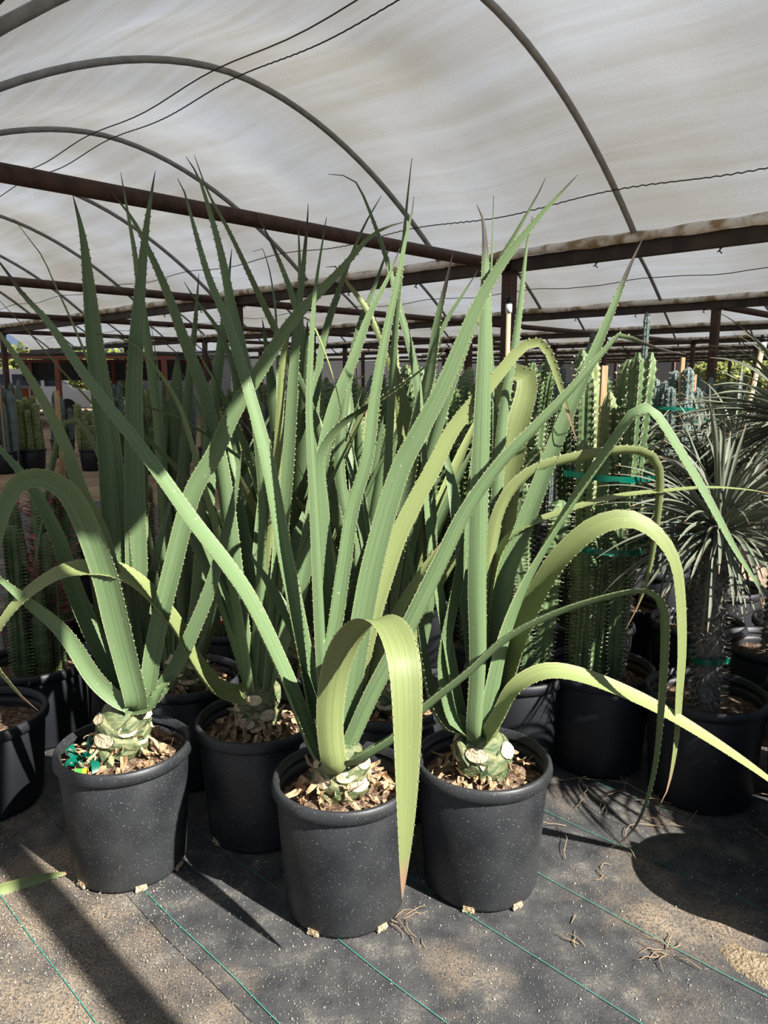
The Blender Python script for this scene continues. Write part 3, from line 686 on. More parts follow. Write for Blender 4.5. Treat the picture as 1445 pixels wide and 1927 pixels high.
leaf('P5', [(335,1290),(330,1000),(330,800),(333,690),(335,660)], 34, 5, .1, tip=9)
leaf('P5', [(350,1290),(420,1100),(440,900),(446,733),(415,629),(367,563),(346,530)], 22, 30, -.1)
leaf('P5', [(325,1290),(325,1050),(310,850),(300,720),(283,600)], 26, 15, .1)
leaf('P5', [(345,1290),(385,1120),(420,980),(470,850),(520,760)], 28, -30, .1)
# ---- behind the centre
leaf('P6', [(720,1330),(720,1100),(728,900),(735,760),(745,600),(755,500),(765,387),(775,297)], 24, -10, -.05)
leaf('P6', [(715,1330),(730,1150),(760,950),(787,784),(808,708),(822,611),(839,535),(853,473)], 40, 185, -.1, m='leaf_dry')
leaf('P6', [(720,1335),(740,1200),(775,1000),(810,850),(850,720),(895,600),(932,506),(970,440),(1013,364),(1027,334)], 24, -20, -.15)
leaf('P6', [(700,1330),(690,1200),(640,1000),(600,820),(580,760),(538,663),(503,590),(484,549),(432,438),(391,362),(366,292)], 24, 150, -.05)
leaf('P6', [(700,1335),(650,1100),(580,968),(533,924),(487,887),(409,831),(332,785),(249,757),(194,738),(138,725),(98,712)], 20, 50, -.25, m='leaf_dry')
leaf('P6', [(700,1330),(610,1150),(590,900),(597,715),(615,611),(639,542),(660,483),(687,421),(718,368)], 24, 0, .05)
leaf('P6', [(740,1335),(800,1200),(815,1000),(800,850),(781,691),(753,584),(732,501),(701,411),(673,347),(649,331),(618,328)], 24, 20, .0)
leaf('P6', [(735,1335),(790,1150),(790,950),(775,820),(739,691),(715,632),(687,577),(642,518),(626,496),(612,503)], 30, 20, .05, m='leaf_old')
leaf('P6', [(725,1330),(770,1150),(800,950),(815,680),(840,604),(867,560),(900,508)], 24, -20, .05)
leaf('P6', [(710,1330),(680,1100),(640,900),(650,750),(677,611),(704,542),(722,490),(742,451)], 24, -20, .1)
leaf('P6', [(730,1330),(755,1100),(765,900),(752,760),(745,690),(742,580)], 36, 0, .12, m='leaf_old')
leaf('P7', [(560,1270),(565,1000),(560,900),(565,650),(564,508),(561,416)], 24, 0, 0)
leaf('P7', [(565,1270),(590,1000),(590,760),(570,640),(552,563),(518,473),(483,402)], 26, 10, 0, m='leaf_dry')
leaf('P7', [(560,1270),(575,950),(594,732),(611,646),(628,587),(646,543)], 24, -10, 0)

# loose rosettes fill the shade between: leaves seen only in glimpses
FILL = []
def fill_leaves(key, n, seed, l0=.75, l1=1.25, inc=(4, 34), skip=None):
    root, loc, top = AG[key]; r_ = random.Random(seed)
    for k in range(n):
        az = k * 2.399 + seed; ic = R(inc[0] + (inc[1] - inc[0]) * (k / n) ** .8 + r_.uniform(-4, 4)); L = r_.uniform(l0, l1)
        d = Vector((math.cos(az), math.sin(az), 0)); z0 = top - .02; pts = []
        if skip and skip(d): continue
        bend = r_.uniform(.1, .5)
        a = ic * .8; p = Vector((0, 0, z0)) + d * .02
        for i in range(8):
            pts.append(p.copy()); p = p + (d * math.sin(a) + Vector((0, 0, math.cos(a)))) * L / 7; a += bend / 7
        me = strap_mesh('leaf', pts, r_.uniform(.055, .078), 0, r_.uniform(-25, 25), 26, .35, .010, k % 2 == 0, d, seed * 100 + k)
        o = link('leaf', me, root); me.materials.append(M['leaf'] if r_.random() < .8 else M['leaf_old']); me.materials.append(M['tooth'])
back = lambda d: d.y < -.25
fill_leaves('P2', 13, 21, .6, 1.0, (6, 30), back)
fill_leaves('P5', 14, 22, .7, 1.15, (4, 32), lambda d: d.y < -.2 or d.x < -.5)
fill_leaves('P6', 18, 23, .7, 1.15, (4, 30), back)
fill_leaves('P7', 26, 24, .8, 1.3, (4, 30))
fill_leaves('P8', 20, 28, .8, 1.3, (4, 32))
fill_leaves('P1', 5, 25, .6, .9, (8, 22), lambda d: d.y < .2)
fill_leaves('P4', 5, 26, .7, 1.0, (8, 24), lambda d: d.y < .2)
fill_leaves('P3', 5, 27, .6, .9, (8, 24), lambda d: d.y < .3)

# green tape bundle and tag in the left pot
root = prop(empty('tape_bundle', (-.890, 2.035, .352)), 'crumpled green plant tape with green and yellow sticker inside the left pot', 'tape')
mb = MB(); r_ = random.Random(4)
for k in range(9):
    c = Vector((r_.uniform(-.03, .04), r_.uniform(-.015, .05), .012 + r_.uniform(0, .03))); vs_ = []
    q = r_.uniform(0, 3.1)
    for i in range(7):
        t = i / 6; x = (t - .5) * .09; zz = .02 * math.sin(t * 7 + k); 
        for s in (-.012, .012): vs_.append(c + Vector((x * math.cos(q) - s * math.sin(q), x * math.sin(q) + s * math.cos(q), zz + s * .6 * math.sin(k + t * 3))))
    mb.add(vs_, [(2 * i, 2 * i + 1, 2 * i + 3, 2 * i + 2) for i in range(6)])
mb.tube([(.02, .03, .03), (-.01, .07, .05), (-.02, .10, .06), (.01, .13, .07)], [.012, .014, .010, .006], 6)
link('tape', mb.mesh('tape'), root, M['tape'])
mb = MB(); mb.box((.0, -.045, .022), .020, .004, .022); link('sticker', mb.mesh('sticker', False), root, M['tag_g'])
mb = MB(); mb.box((.019, -.044, .022), .018, .004, .022); link('sticker', mb.mesh('sticker', False), root, M['tag_y'])

# cut leaf lying on the ground at the lower left
me = strap_mesh('fallen_leaf', [ground(-160, 1668, .014), ground(-40, 1680, .014), ground(20, 1668, .016), ground(80, 1652, .018), ground(136, 1641, .016)], .034, 30, 0, 20, .4, .008, False, (0, .7, -.7), 5, 6)
o = link('fallen_leaf', me, None, [M['leaf_old']]); prop(o, 'yellow green cut agave leaf lying on the cloth left of the left pot', 'leaf')

# ------------------------------------------------------------------ columnar plants
def stem_mesh(name, h, r, ribs, step, seed, saw=.22, valley=.55, spines=True, bend=.03, ring=None, dome=.95):
    r_ = random.Random(seed); m = MB(); nr = max(6, int(h / (ring or step / 2))); na = ribs * 4; vs_ = []
    bx, by = r_.uniform(-bend, bend), r_.uniform(-bend, bend); tw = r_.uniform(-.5, .5)
    for i in range(nr + 1):
        z = h * i / nr; t = i / nr
        env = min(1, .55 + t * 4) * (1 if t < dome else max(.2, math.cos((t - dome) / (1 - dome) * 1.3)))
        env *= 1 + .07 * math.sin(t * 9 + seed)
        sw = 1 + saw * (.5 if i % 2 else -.5)
        ox, oy = bx * t * t * h, by * t * t * h
        for j in range(na):
            q = 2 * math.pi * j / na + tw * t
            rr = r * env * (sw if j % 4 == 0 else (valley if j % 4 == 2 else .5 * (1 + valley)))
            vs_.append((ox + rr * math.cos(q), oy + rr * math.sin(q), z))
    fs = [(i * na + j, i * na + (j + 1) % na, (i + 1) * na + (j + 1) % na, (i + 1) * na + j) for i in range(nr) for j in range(na)]
    fs.append(tuple(range(nr * na, nr * na + na)))
    m.add(vs_, fs)
    if spines:
        for i in range(1, nr, 2):
            for j in range(0, na, 4):
                p = Vector(vs_[i * na + j]); c = Vector((bx * (i / nr) ** 2 * h, by * (i / nr) ** 2 * h, p.z)); d = (p - c).normalized()
                s = .006 + .003 * r_.random(); up = Vector((0, 0, 1)); sd_ = d.cross(up)
                for e in (-1, 1):
                    m.add([p - up * s * .5, p + up * s * .5, p + d * s * 1.3 + sd_ * e * s + up * s * .4], [(0, 1, 2)], 1)
    return m.mesh(name, False)
def leaflets(name, h, r, ribs, step, seed, t0=.35, size=.022):
    r_ = random.Random(seed); m = MB(); z = h * t0; tw = 0
    while z < h * .99:
        for j in range(ribs):
            if r_.random() < .2: continue
            q = 2 * math.pi * j / ribs + r_.uniform(-.25, .25); d = Vector((math.cos(q), math.sin(q), .6)).normalized(); sd_ = Vector((-math.sin(q), math.cos(q), 0))
            p = Vector((math.cos(q), math.sin(q), 0)) * r * .95 + Vector((0, 0, z)); s = size * r_.uniform(.6, 1.2)
            m.add([p, p + d * s * .6 + sd_ * s * .35, p + d * s * 1.3, p + d * s * .6 - sd_ * s * .35], [(0, 1, 2, 3)])
        z += step
    return m.mesh(name, False)
EUPH = [stem_mesh('stem', 1.0, .042, 4, .024, s) for s in range(6)]
BLUE = [stem_mesh('stem', 1.0, .045, 8, .05, s + 30, saw=.05, valley=.78, bend=.01, ring=.0125, dome=.974) for s in range(3)]
FINE = [stem_mesh('stem', 1.0, .034, 3, .022, s + 60, saw=.35, valley=.5, bend=.06) for s in range(4)]
FLEAF = [leaflets('leaflets', 1.0, .034, 3, .022, s, .15, .020) for s in range(4)]
RLEAF = [leaflets('leaflets', 1.0, .034, 3, .028, s + 9, .42, .040) for s in range(3)]
LOWE = [stem_mesh('stem', 1.0, .045, 4, .09, s + 80, spines=False) for s in range(3)]
LOWB = [stem_mesh('stem', 1.0, .05, 7, .2, s + 90, saw=.02, valley=.8, spines=False, bend=.01) for s in range(2)]
def set_mats(me, *ms):
    if not me.materials:
        for m in ms: me.materials.append(m)
EY = [m.copy() for m in EUPH]; LOWY = [m.copy() for m in LOWE]
for m_ in EUPH: set_mats(m_, M['euph'], M['spine'])
for m_ in EY: set_mats(m_, M['euph_y'], M['spine'])
for m_ in FINE: set_mats(m_, M['euph'], M['euph_rib'])
for m_ in BLUE: set_mats(m_, M['blue_cactus'], M['spine'])
for m_ in FLEAF: set_mats(m_, M['green_leaflet'])
for m_ in RLEAF: set_mats(m_, M['red_leaf'])
for m_ in LOWE: set_mats(m_, M['euph'])
for m_ in LOWY: set_mats(m_, M['euph_y'])
for m_ in LOWB: set_mats(m_, M['blue_cactus'])
TAKEN = []
def columnar(name, x, y, label, group, kinds, n, h, spread, seed, pot=True, Rr=.205, H=.38, far=False, lean=.06, stake=None, rim_only=False, leafs=None, thick=1.0, cat='potted cactus'):
    r_ = random.Random(seed); root = prop(empty(name, (x, y, .004)), label, cat, group); TAKEN.append((x, y))
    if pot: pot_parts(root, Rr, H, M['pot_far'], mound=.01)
    z0 = (H - .085) if pot else 0
    for k in range(n):
        me = kinds[r_.randrange(len(kinds))]; q = k * 2.4 + r_.random(); rr = spread * math.sqrt((k + .3) / n)
        o = link('stem', me, root); hh = h[0] + (h[1] - h[0]) * r_.random(); hh = max(.2, hh - z0)
        o.location = (rr * math.cos(q), rr * math.sin(q), z0); s_ = r_.uniform(.8, 1.15) * thick
        o.scale = (s_, s_, hh); o.rotation_euler = (r_.uniform(-lean, lean) - .5 * lean * math.sin(q), r_.uniform(-lean, lean) + .5 * lean * math.cos(q), r_.uniform(0, 6.28))
        if leafs:
            lo = link('leaflets', leafs[k % len(leafs)], o); lo['kind'] = 'stuff'
    if stake:
        for sx, sy, hh, mm in stake:
            mb = MB(); mb.box((sx, sy, z0 + (hh - z0) / 2), .022, .022, hh - z0); link('stake', mb.mesh('stake', False), root, mm)
    return root
def tape_ring(root, r, z, seed):
    mb = MB(); n = 26; vs_ = []; r_ = random.Random(seed)
    for i in range(n):
        q = 2 * math.pi * i / n; rr = r * (1 + .10 * math.sin(3 * q + seed))
        for s in (-.011, .011): vs_.append((rr * math.cos(q), rr * math.sin(q), z + s + .006 * math.sin(2 * q)))
    mb.add(vs_, [(2 * i, 2 * ((i + 1) % n), 2 * ((i + 1) % n) + 1, 2 * i + 1) for i in range(n)])
    link('tie_tape', mb.mesh('tie_tape'), root, M['tape'])

e1 = columnar('potted_euphorbia', .845, 2.76, 'tall candelabra euphorbia bundled with two green tapes behind the right agave', 'potted euphorbias', EUPH + EY[:2], 20, (.80, 1.62), .085, 5, Rr=.215, H=.40, lean=.05, thick=.80, stake=[(.10, .10, 1.56, M['orange_wood']), (-.02, .06, 1.55, M['wood'])], cat='potted plant')
tape_ring(e1, .165, 1.15, 1); tape_ring(e1, .155, .88, 2); tape_ring(e1, .055, .43, 3)
i = 0
spots = [(.46, 3.15, 1.45), (.98, 3.35, 1.55), (.62, 3.70, 1.5), (.25, 3.85, 1.5), (-.15, 3.70, 1.45), (1.12, 3.95, 1.6), (.72, 4.4, 1.55), (-.42, 4.15, 1.5), (.15, 4.55, 1.5), (1.45, 4.5, 1.5), (-.05, 5.1, 1.5), (.45, 5.2, 1.55), (.95, 5.2, 1.6)]
for (x, y, h) in spots:
    fine = i % 3 == 0 or x < .2
    o = columnar('potted_euphorbia', x, y, 'dark green upright euphorbia packed in the row behind the agaves', 'euphorbia row behind the agaves', FINE if fine else EUPH + EY[:1], 12 if fine else 10, (h - .35, h + .08), .13, 100 + i, Rr=.20, H=.38, lean=.09, leafs=FLEAF if fine else None, cat='potted plant')
    if i % 3 == 1: tape_ring(o, .16, .95, i)
    i += 1

# blue columnar cacti, tall and thin, right of centre
for (px, py, Y, n, sp, hlow, lab) in ((1212, 588, 4.9, 1, .01, 0, 'tallest single blue columnar cactus rising above the euphorbias'), (1118, 618, 5.6, 2, .08, .3, 'pair of tall blue columnar cacti behind the right agave'), (1057, 660, 6.0, 2, .07, .2, 'slim blue columnar cacti beside the arching leaf'),
        (1268, 690, 4.5, 9, .13, .25, 'cluster of blue columnar cacti with wooden stake behind the grey leaved trees'), (1292, 720, 5.0, 9, .14, .2, 'bundle of ribbed blue cacti tied with green tape'), (1230, 700, 5.3, 7, .12, .15, 'blue ribbed cacti left of the tied bundle'), (1025, 672, 6.4, 5, .13, .25, 'blue columnar cacti far behind the right agave')):
    p = at(px, py, Y); z = p.z
    o = columnar('potted_cactus', p.x, Y, lab, 'blue columnar cacti', BLUE, n, (z - hlow, z), sp, int(px), Rr=.18, H=.34, lean=.015, thick=.50 if n < 3 else .68, stake=[(.05, .0, z + .05, M['wood'])] if n == 9 else None)
    if n == 9: tape_ring(o, .17, z - .25, n)

# right: spiny trunked trees with grey strap leaves
PLEAF = []
for s in range(9):
    r_ = random.Random(s + 200); L = .44 * r_.uniform(.75, 1.2); pts = []; a = R(r_.uniform(2, 12)); p = Vector((0, 0, 0)); bend = r_.uniform(.3, 1.5)
    for i in range(8):
        pts.append(p.copy()); p = p + Vector((math.cos(a), 0, math.sin(a))) * L / 7; a -= bend / 7 + (.5 if (i > 5 and s % 2) else 0)
    me = strap_mesh('leaf', pts, .0145 * r_.uniform(.8, 1.25), 0, r_.uniform(-50, 50), 14, .45, .004, False, (1, 0, -.01), s, 3.2, .55)
    me.materials.append(M['pachy_leaf']); PLEAF.append(me)
def spiky_trunk(h, r0, r1, seed):
    r_ = random.Random(seed); m = MB(); prof = []
    for i in range(12): t = i / 11; prof.append(((r0 + (r1 - r0) * t) * (1 + .05 * math.sin(t * 23)), h * t))
    m.lathe(prof + [(.01, h + .02)], 20)
    n = int(h * 700); 
    for k in range(n):
        q = k * 2.399; t = k / n; r = r0 + (r1 - r0) * t; c = Vector((r * math.cos(q), r * math.sin(q), h * t)); d = Vector((math.cos(q), math.sin(q), .1)); sd_ = Vector((-math.sin(q), math.cos(q), 0)); up = Vector((0, 0, 1))
        s = .008
        m.add([c + sd_ * s, c + up * s, c - sd_ * s, c - up * s, c + d * .010], [(0, 1, 4), (1, 2, 4), (2, 3, 4), (3, 0, 4)], 0)
        for e in (-1, 0, 1): m.add([c + d * .006 + sd_ * .002, c + d * .006 - sd_ * .002, c + d * .032 + sd_ * e * .018 + up * r_.uniform(-.012, .015)], [(0, 1, 2)], 1)
    return m.mesh('trunk', False)
def pachy(x, y, h, n, label, seed, r0=.046, r1=.040, scale=1.0, pot=True, el=(-35, 80)):
    r_ = random.Random(seed); root = prop(empty('potted_palm_cactus', (x, y, .004), r_.uniform(0, 6)), label, 'potted plant', 'spiny trunked grey leaved plants')
    z0 = 0
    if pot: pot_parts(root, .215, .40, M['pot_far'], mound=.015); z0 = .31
    me = spiky_trunk(h - z0, r0, r1, seed); tk = link('trunk', me, root, [M['pachy_trunk'], M['spine']]); tk.location = (0, 0, z0)
    for k in range(n):
        t = k / n; e = R(el[1] - (el[1] - el[0]) * t ** .8 + r_.uniform(-12, 12)); q = k * 2.399 + r_.uniform(-.2, .2)
        o = link('leaf', PLEAF[r_.randrange(len(PLEAF))], root)
        o.location = (r1 * .6 * math.cos(q), r1 * .6 * math.sin(q), h - .05 * t); o.rotation_euler = (0, -e, q); s_ = r_.uniform(.8, 1.15) * scale; o.scale = (s_, s_, s_)
    return root
p1 = pachy(1.165, 2.52, 1.01, 190, 'spiny trunked plant with a mop of grey strap leaves right of the euphorbia', 1)
tape_ring(p1, .068, .52, 4)
pachy(1.66, 3.00, 1.36, 130, 'tall spiny trunked plant with leaves entering at the right edge', 2, scale=1.25)
pachy(1.46, 3.30, 1.05, 140, 'grey leaved spiny plant behind the mop headed one', 3)
pachy(1.62, 2.52, .98, 100, 'grey leaved spiny plant at the right edge low behind the pot', 4)
pachy(1.20, 3.62, 1.08, 120, 'grey leaved spiny plant farther back between cacti and right edge', 5)
pachy(1.85, 3.9, 1.2, 80, 'grey leaved spiny plant far back at right', 6)
pachy(1.95, 3.30, 1.05, 110, 'grey leaved spiny plant low at the right edge behind the others', 7)
pachy(1.56, 2.02, .98, 150, 'grey leaved spiny plant just outside the frame at right, nearest of three', 8)
pachy(1.98, 1.80, 1.10, 150, 'grey leaved spiny plant just outside the frame at right, nearest the sun', 9)
pachy(2.10, 2.28, 1.15, 150, 'grey leaved spiny plant just outside the frame at right, rearmost of three', 10)
# dry roots littering the pot foot
mb = MB(); r_ = random.Random(8)
for k in range(46):
    c = ground(r_.uniform(1010, 1445), r_.uniform(1385, 1560), .012) if k > 10 else Vector((1.165 + r_.uniform(-.09, .09), 2.52 + r_.uniform(-.10, -.05), .345)); a = r_.uniform(0, 6.28); pts = [c]; p = c
    for i in range(6):
        a += r_.uniform(-.6, .6); p = p + Vector((math.cos(a), math.sin(a), .25 * math.sin(i * 1.1))) * (.03 if k > 10 else .012); p.z = max(p.z, .010); pts.append(p)
    mb.tube(pts, .0014, 4)
prop(link('dry_roots', mb.mesh('dry_roots'), None, M['twig']), 'tangle of dry roots littering the ground behind the right pots', 'roots', None, 'stuff')

# pot standing just outside the frame on the right; its shadow falls across the cloth
columnar('potted_cactus', 1.32, 1.76, 'low potted cactus standing just right of the front agaves', None, EUPH, 4, (.45, .52), .06, 77, Rr=.205, H=.40)
# pot between the right agave and the euphorbia, farther back
columnar('potted_euphorbia', .52, 2.78, 'short euphorbia in a dark pot tucked behind the right agave', 'potted euphorbias', EUPH, 6, (.75, 1.15), .09, 78, Rr=.205, H=.38, cat='potted plant')

# left: red leaved euphorbias in pots
for k, (x, y, h, n, lab) in enumerate(((-1.47, 2.98, .92, 9, 'red leaved euphorbia in a wide black pot at the left edge'), (-1.44, 2.46, .62, 3, 'dark pot with young euphorbia cut by the left frame edge'), (-1.20, 3.42, .95, 9, 'red leaved euphorbia second back on the left'), (-1.72, 3.62, .98, 9, 'red leaved euphorbia behind at the left edge'),
        (-.98, 3.95, .9, 8, 'red leaved euphorbia behind the left agave'), (-1.45, 4.25, 1.0, 8, 'red leaved euphorbia third back on the left'), (-.72, 3.45, .85, 7, 'red leaved euphorbia between the left agaves'), (-1.95, 4.6, 1.0, 8, 'red leaved euphorbia farthest back at left'))):
    columnar('potted_red_euphorbia', x, y, lab, 'red leaved euphorbias', FINE, n, (h - .35, h), .10, 300 + k, Rr=.23, H=.34, lean=.05, leafs=RLEAF if h > .7 else None, cat='potted plant')

# left background: rows of potted cacti across the dirt path
k = 0
for (px, py, h, n, kind) in ((62, 884, 1.25, 11, 0), (8, 890, 1.5, 6, 1), (178, 884, 1.15, 10, 0), (230, 900, 1.1, 9, 2), (300, 890, 1.2, 9, 2), (120, 860, 1.3, 8, 1), (30, 850, 1.55, 9, 1), (200, 850, 1.3, 9, 2), (270, 850, 1.3, 9, 0), (340, 870, 1.3, 9, 2), (400, 880, 1.2, 8, 0), (460, 860, 1.3, 8, 2), (-20, 850, 1.4, 8, 0)):
    p = ground(px, py)
    columnar('potted_cactus', p.x, p.y, '%s beyond the dirt path, %s, %s from left' % (['green euphorbia clump', 'blue columnar cacti', 'bushy green plant'][kind], 'front row' if py > 865 else 'rear row', ordn[min(10, max(0, int(px / 45) + 1))]), 'potted cacti beyond the dirt path', [LOWY, LOWB, FINE][kind], n, (h - .45, h), .22 if kind else .18, 400 + k, Rr=.24, H=.36, lean=.10 if kind == 2 else .03, leafs=FLEAF if kind == 2 else None, thick=1.3, stake=[(.1, -.1, h + .2, M['wood'])] if k == 1 else None)
    k += 1
# far rows, centre and right
r_ = random.Random(77)
for k in range(64):
    y = 6.2 + (k % 8) * 1.9 + r_.uniform(-.5, .5); x = (-.40 + 1.02 * ((k * 37) % 64) / 63) * y * .98 + r_.uniform(-.3, .3)
    if x < -.12 * y and y < 11: continue
    if any(math.hypot(x - a, y - b) < .62 for a, b in TAKEN): continue
    kind = (k * 7 + k // 8) % 4
    columnar('potted_cactus', x, y, ['green candelabra euphorbia in the far rows', 'blue columnar cacti in the far rows', 'green ribbed cactus clump in the far rows', 'bushy euphorbia in the far rows'][kind], 'far rows of potted cacti', [LOWE, LOWB, LOWY, LOWE][kind], 6, (1.0, 1.42 + .2 * r_.random()), .22, 500 + k, Rr=.22, H=.36, lean=.05, thick=1.35, stake=[(.12, 0, 1.5, M['wood'] if k % 2 else M['orange_wood'])] if k % 5 == 0 else None)

# irrigation risers and sticks
def riser(px, py0, Y, label, h=None, stick=False, lean=0, r=.011):
    p = at(px, py0, Y); root = prop(empty('irrigation_riser' if not stick else 'bamboo_stick', (p.x, Y, 0)), label, 'pipe' if not stick else 'stick')
    mb = MB(); mb.tube([(-lean, 0, 0), (0, 0, p.z - (.07 if not stick else 0))], r, 10); link('shaft', mb.mesh('shaft'), root, M['pvc'] if not stick else M['wood'])
    if not stick:
        z = p.z; mb = MB(); mb.tube([(0, 0, z - .09), (0, 0, z - .045)], r * 1.35, 10); link('collar', mb.mesh('collar'), root, M['white_paint'])
        mb = MB(); mb.tube([(0, 0, z - .05), (0, 0, z - .03)], r * 1.2, 10); mb.tube([(0, 0, z - .03), (0, 0, z - .022)], r * 1.7, 10); mb.tube([(0, 0, z - .022), (0, 0, z)], r * 1.1, 10); link('nozzle', mb.mesh('nozzle'), root, M['blackcap'])
riser(958, 556, 4.1, 'tan irrigation riser with black nozzle standing behind the right agave', r=.013)
riser(1437, 630, 4.6, 'tan irrigation riser with black nozzle at the right edge', lean=.25, r=.015)
riser(106, 735, 10.5, 'thin bamboo stick standing in the left background', stick=True, r=.035)

# ------------------------------------------------------------------ far left: yard
def house_box(name, c, sx, sy, sz, m, label, cat, rz=0):
    mb = MB(); mb.box((0, 0, sz / 2), sx, sy, sz); o = link(name, mb.mesh(name, False), None, m); o.location = c; o.rotation_euler = (0, 0, rz); return prop(o, label, cat)
# white van
vx = at(58, 740, 33); root = prop(empty('van', (vx.x, 33, 0), R(20)), 'white van parked beyond the greenhouse at far left', 'vehicle')
mb = MB(); prof = [(-2.4, .35), (2.4, .35), (2.45, 1.0), (1.7, 1.15), (1.05, 1.95), (-2.2, 2.0), (-2.4, 1.7)]
n = len(prof); vs_ = [(x, s, z) for s in (-.9, .9) for x, z in prof]
mb.add(vs_, [tuple(range(n)), tuple(range(2 * n - 1, n - 1, -1))] + [(j, j + n, (j + 1) % n + n, (j + 1) % n) for j in range(n)]); link('body', mb.mesh('body', False), root, M['white_paint'])
for sx in (-1.5, 1.5):
    for s in (-.86, .86):
        mb = MB(); mb.tube([(sx, s - .1, .36), (sx, s + .1, .36)], .35, 18); link('wheel', mb.mesh('wheel', False), root, M['tyre'])
for x0, x1 in ((-1.9, -.8), (-.6, .5), (.65, 1.3)):
    mb = MB(); mb.box(((x0 + x1) / 2, -.905, 1.5), x1 - x0, .02, .5); link('window', mb.mesh('window', False), root, M['glass_dark'])
p = at(8, 722, 26)
root = prop(empty('crate', (p.x, 26, 0)), 'orange plastic crate standing in front of the white van', 'crate')
mb = MB(); mb.box((0, 0, .62), 1.3, .8, 1.2); link('body', mb.mesh('body', False), root, M['orange'])
mb = MB(); mb.box((0, 0, 1.27), 1.38, .88, .1); link('lid', mb.mesh('lid', False), root, M['white_paint'])
# red framed shade house
root = prop(empty('shade_house', (-10.4, 24, 0)), 'red framed shade house with dark netting beyond the left end of the roof', 'shelter')
root.scale = (1, 1, .88)
for (x, y) in ((-3.2, 0), (0, 0), (3.4, 0), (-3.2, 5), (0, 5), (3.4, 5)):
    mb = MB(); mb.box((x, y, 1.25), .14, .14, 2.5); link('post', mb.mesh('post', False), root, M['redsteel'])
for y in (0, 5):
    mb = MB(); mb.box((.1, y, 2.52), 7.4, .1, .1); link('beam', mb.mesh('beam', False), root, M['redsteel'])
for k in range(3):
    mb = MB(); vs_ = []
    for i in range(9):
        for j in range(5): vs_.append((-3.6 + 7.4 * i / 8, k * 1.7 + 1.7 * j / 4, 2.62 + .12 * math.sin(math.pi * j / 4) + .03 * math.sin(i * 2 + k)))
    mb.add(vs_, [(i * 5 + j, (i + 1) * 5 + j, (i + 1) * 5 + j + 1, i * 5 + j + 1) for i in range(8) for j in range(4)]); link('net', mb.mesh('net'), root, M['net'])
mb = MB(); vs_ = [(-3.6 + 7.4 * i / 12, 5.1 + .05 * math.sin(i), z) for i in range(13) for z in (1.7, 2.6)]
mb.add(vs_, [(2 * i, 2 * i + 2, 2 * i + 3, 2 * i + 1) for i in range(12)]); link('net', mb.mesh('net'), root, M['net'])
# grey shed with panels
p = at(330, 690, 30)
root = prop(empty('shed', (p.x, 31, 0)), 'grey metal sided shed glimpsed between the agaves', 'shed')
for i in range(8):
    mb = MB(); mb.box((-1.75 + .5 * i, 0, 1.25), .48, .06, 2.5); link('panel', mb.mesh('panel', False), root, M['siding'])
mb = MB(); mb.box((0, 1.2, 2.55), 4.4, 2.8, .1); link('roof', mb.mesh('roof', False), root, M['siding'])
# perimeter netting far away
def fence(a, b, label):
    a, b = Vector(a), Vector(b); root = prop(empty('shade_cloth_fence', a), label, 'fence', 'perimeter fences'); d = b - a; n = int(d.length / 4)
    for i in range(n + 1):
        mb = MB(); q = d * i / n; mb.tube([q, q + Vector((0, 0, 3.25))], .05, 6); link('post', mb.mesh('post'), root, M['redsteel'] if i % 3 == 0 else M['rust'])
    for i in range(n):
        q0, q1 = d * i / n, d * (i + 1) / n; mb = MB(); mb.add([q0 + Vector((0, .03, .1)), q1 + Vector((0, .03, .1)), q1 + Vector((0, .03, 3.2)), q0 + Vector((0, .03, 3.2))], [(0, 1, 2, 3)]); link('net', mb.mesh('net', False), root, M['net'])
fence((-34, 48, 0), (10, 60, 0), 'dark shade cloth fence along the far end at left')
fence((10, 60, 0), (52, 44, 0), 'dark shade cloth fence along the far end at right')
def bush(x, y, r, h, label, seed):
    r_ = random.Random(seed); root = prop(empty('tree', (x, y, 0)), label, 'tree', 'trees beyond the nursery')
    mb = MB(); mb.tube([(0, 0, 0), (.1, 0, h * .3), (0, .1, h * .55)], [.14, .11, .06], 7); link('trunk', mb.mesh('trunk'), root, M['bark'])
    mb = MB()
    for k in range(900):
        d = Vector((r_.gauss(0, 1), r_.gauss(0, 1), r_.gauss(0, 1))).normalized() * r * r_.uniform(.5, 1.05); c = Vector((d.x, d.y, h * .6 + d.z * h * .42 / r)); s = r * .11
        a_ = Vector((r_.uniform(-1, 1), r_.uniform(-1, 1), r_.uniform(-1, 1))).normalized(); b_ = a_.orthogonal().normalized()
        mb.add([c - a_ * s, c + b_ * s * .5, c + a_ * s, c - b_ * s * .5], [(0, 1, 2, 3)])
    o = link('foliage', mb.mesh('foliage', False), root, M['bush']); o['kind'] = 'stuff'
for k, (px, Y, r, h, lab) in enumerate(((65, 39, 2.0, 3.4, 'yellow green tree beyond the nursery at far left'), (235, 41, 2.2, 3.2, 'yellow green tree beyond the left agave leaves'), (150, 47, 2.6, 3.6, 'olive tree behind the white van'), (640, 74, 3, 4.2, 'distant tree behind the centre agaves'), (1180, 66, 3.2, 3.2, 'distant tree behind the blue cacti'), (1390, 50, 3, 3.2, 'distant tree at the far right'))):
    p = at(px, 700, Y); bush(p.x, Y, r, h, lab, k)

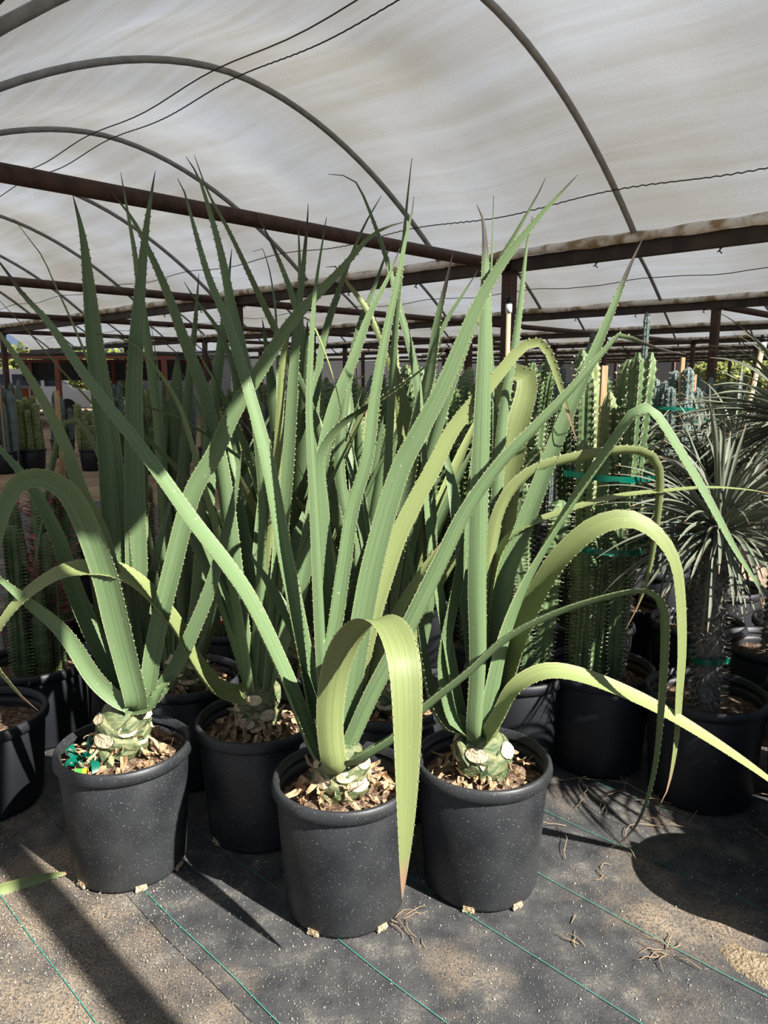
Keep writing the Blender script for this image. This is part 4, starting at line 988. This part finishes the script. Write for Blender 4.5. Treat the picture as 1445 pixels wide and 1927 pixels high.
# the packed rows: tell look-alikes apart by their order from the left
LONG = ordn + ['twelfth', 'thirteenth', 'fourteenth', 'fifteenth', 'sixteenth', 'seventeenth']
def order_labels(text, fmt):
    obs = [o for o in COL.objects if o.get('label') == text]
    obs.sort(key=lambda o: o.location.x / max(.1, o.location.y))
    for i, o in enumerate(obs): o['label'] = fmt % LONG[min(i, 16)]
order_labels('dark green upright euphorbia packed in the row behind the agaves', 'dark green upright euphorbia in the packed rows behind the agaves, %s from left')
for t in ('green candelabra euphorbia in the far rows', 'blue columnar cacti in the far rows', 'green ribbed cactus clump in the far rows', 'bushy euphorbia in the far rows'):
    order_labels(t, t + ', %s of its kind from the left')

# sand drifted over the cloth
M['sand'] = mat('drifted_sand', (.20, .155, .10), .95, .1, 40, (.33, .26, .175), .8, 120)
def sand(px, py, rx, ry, rot, label, seed):
    c = ground(px, py, .0075); mb = MB(); n, k = 8, 40; vs_ = [(c.x, c.y, c.z + .006)]
    for i in range(1, n + 1):
        for j in range(k):
            q = 2 * math.pi * j / k; e = 1 + .38 * noise.noise(Vector((math.cos(q) * 1.6, math.sin(q) * 1.6, seed))) + .18 * noise.noise(Vector((math.cos(q) * 6, math.sin(q) * 6, seed)))
            x, y = rx * e * i / n * math.cos(q), ry * e * i / n * math.sin(q)
            z = c.z + .006 * (1 - (i / n) ** 2) + .003 * noise.noise(Vector((x * 25, y * 25, seed))) - (.006 if i == n else 0)
            vs_.append((c.x + x * math.cos(rot) - y * math.sin(rot), c.y + x * math.sin(rot) + y * math.cos(rot), z))
    mb.add(vs_, [(0, 1 + j, 1 + (j + 1) % k) for j in range(k)] + [(1 + (i - 1) * k + j, 1 + i * k + j, 1 + i * k + (j + 1) % k, 1 + (i - 1) * k + (j + 1) % k) for i in range(1, n) for j in range(k)])
    prop(link('sand_drift', mb.mesh('sand_drift'), None, M['sand']), label, 'sand', None, 'stuff')
sand(1440, 1820, .12, .06, R(-40), 'pale sand drifted on the cloth at the lower right corner', 3)
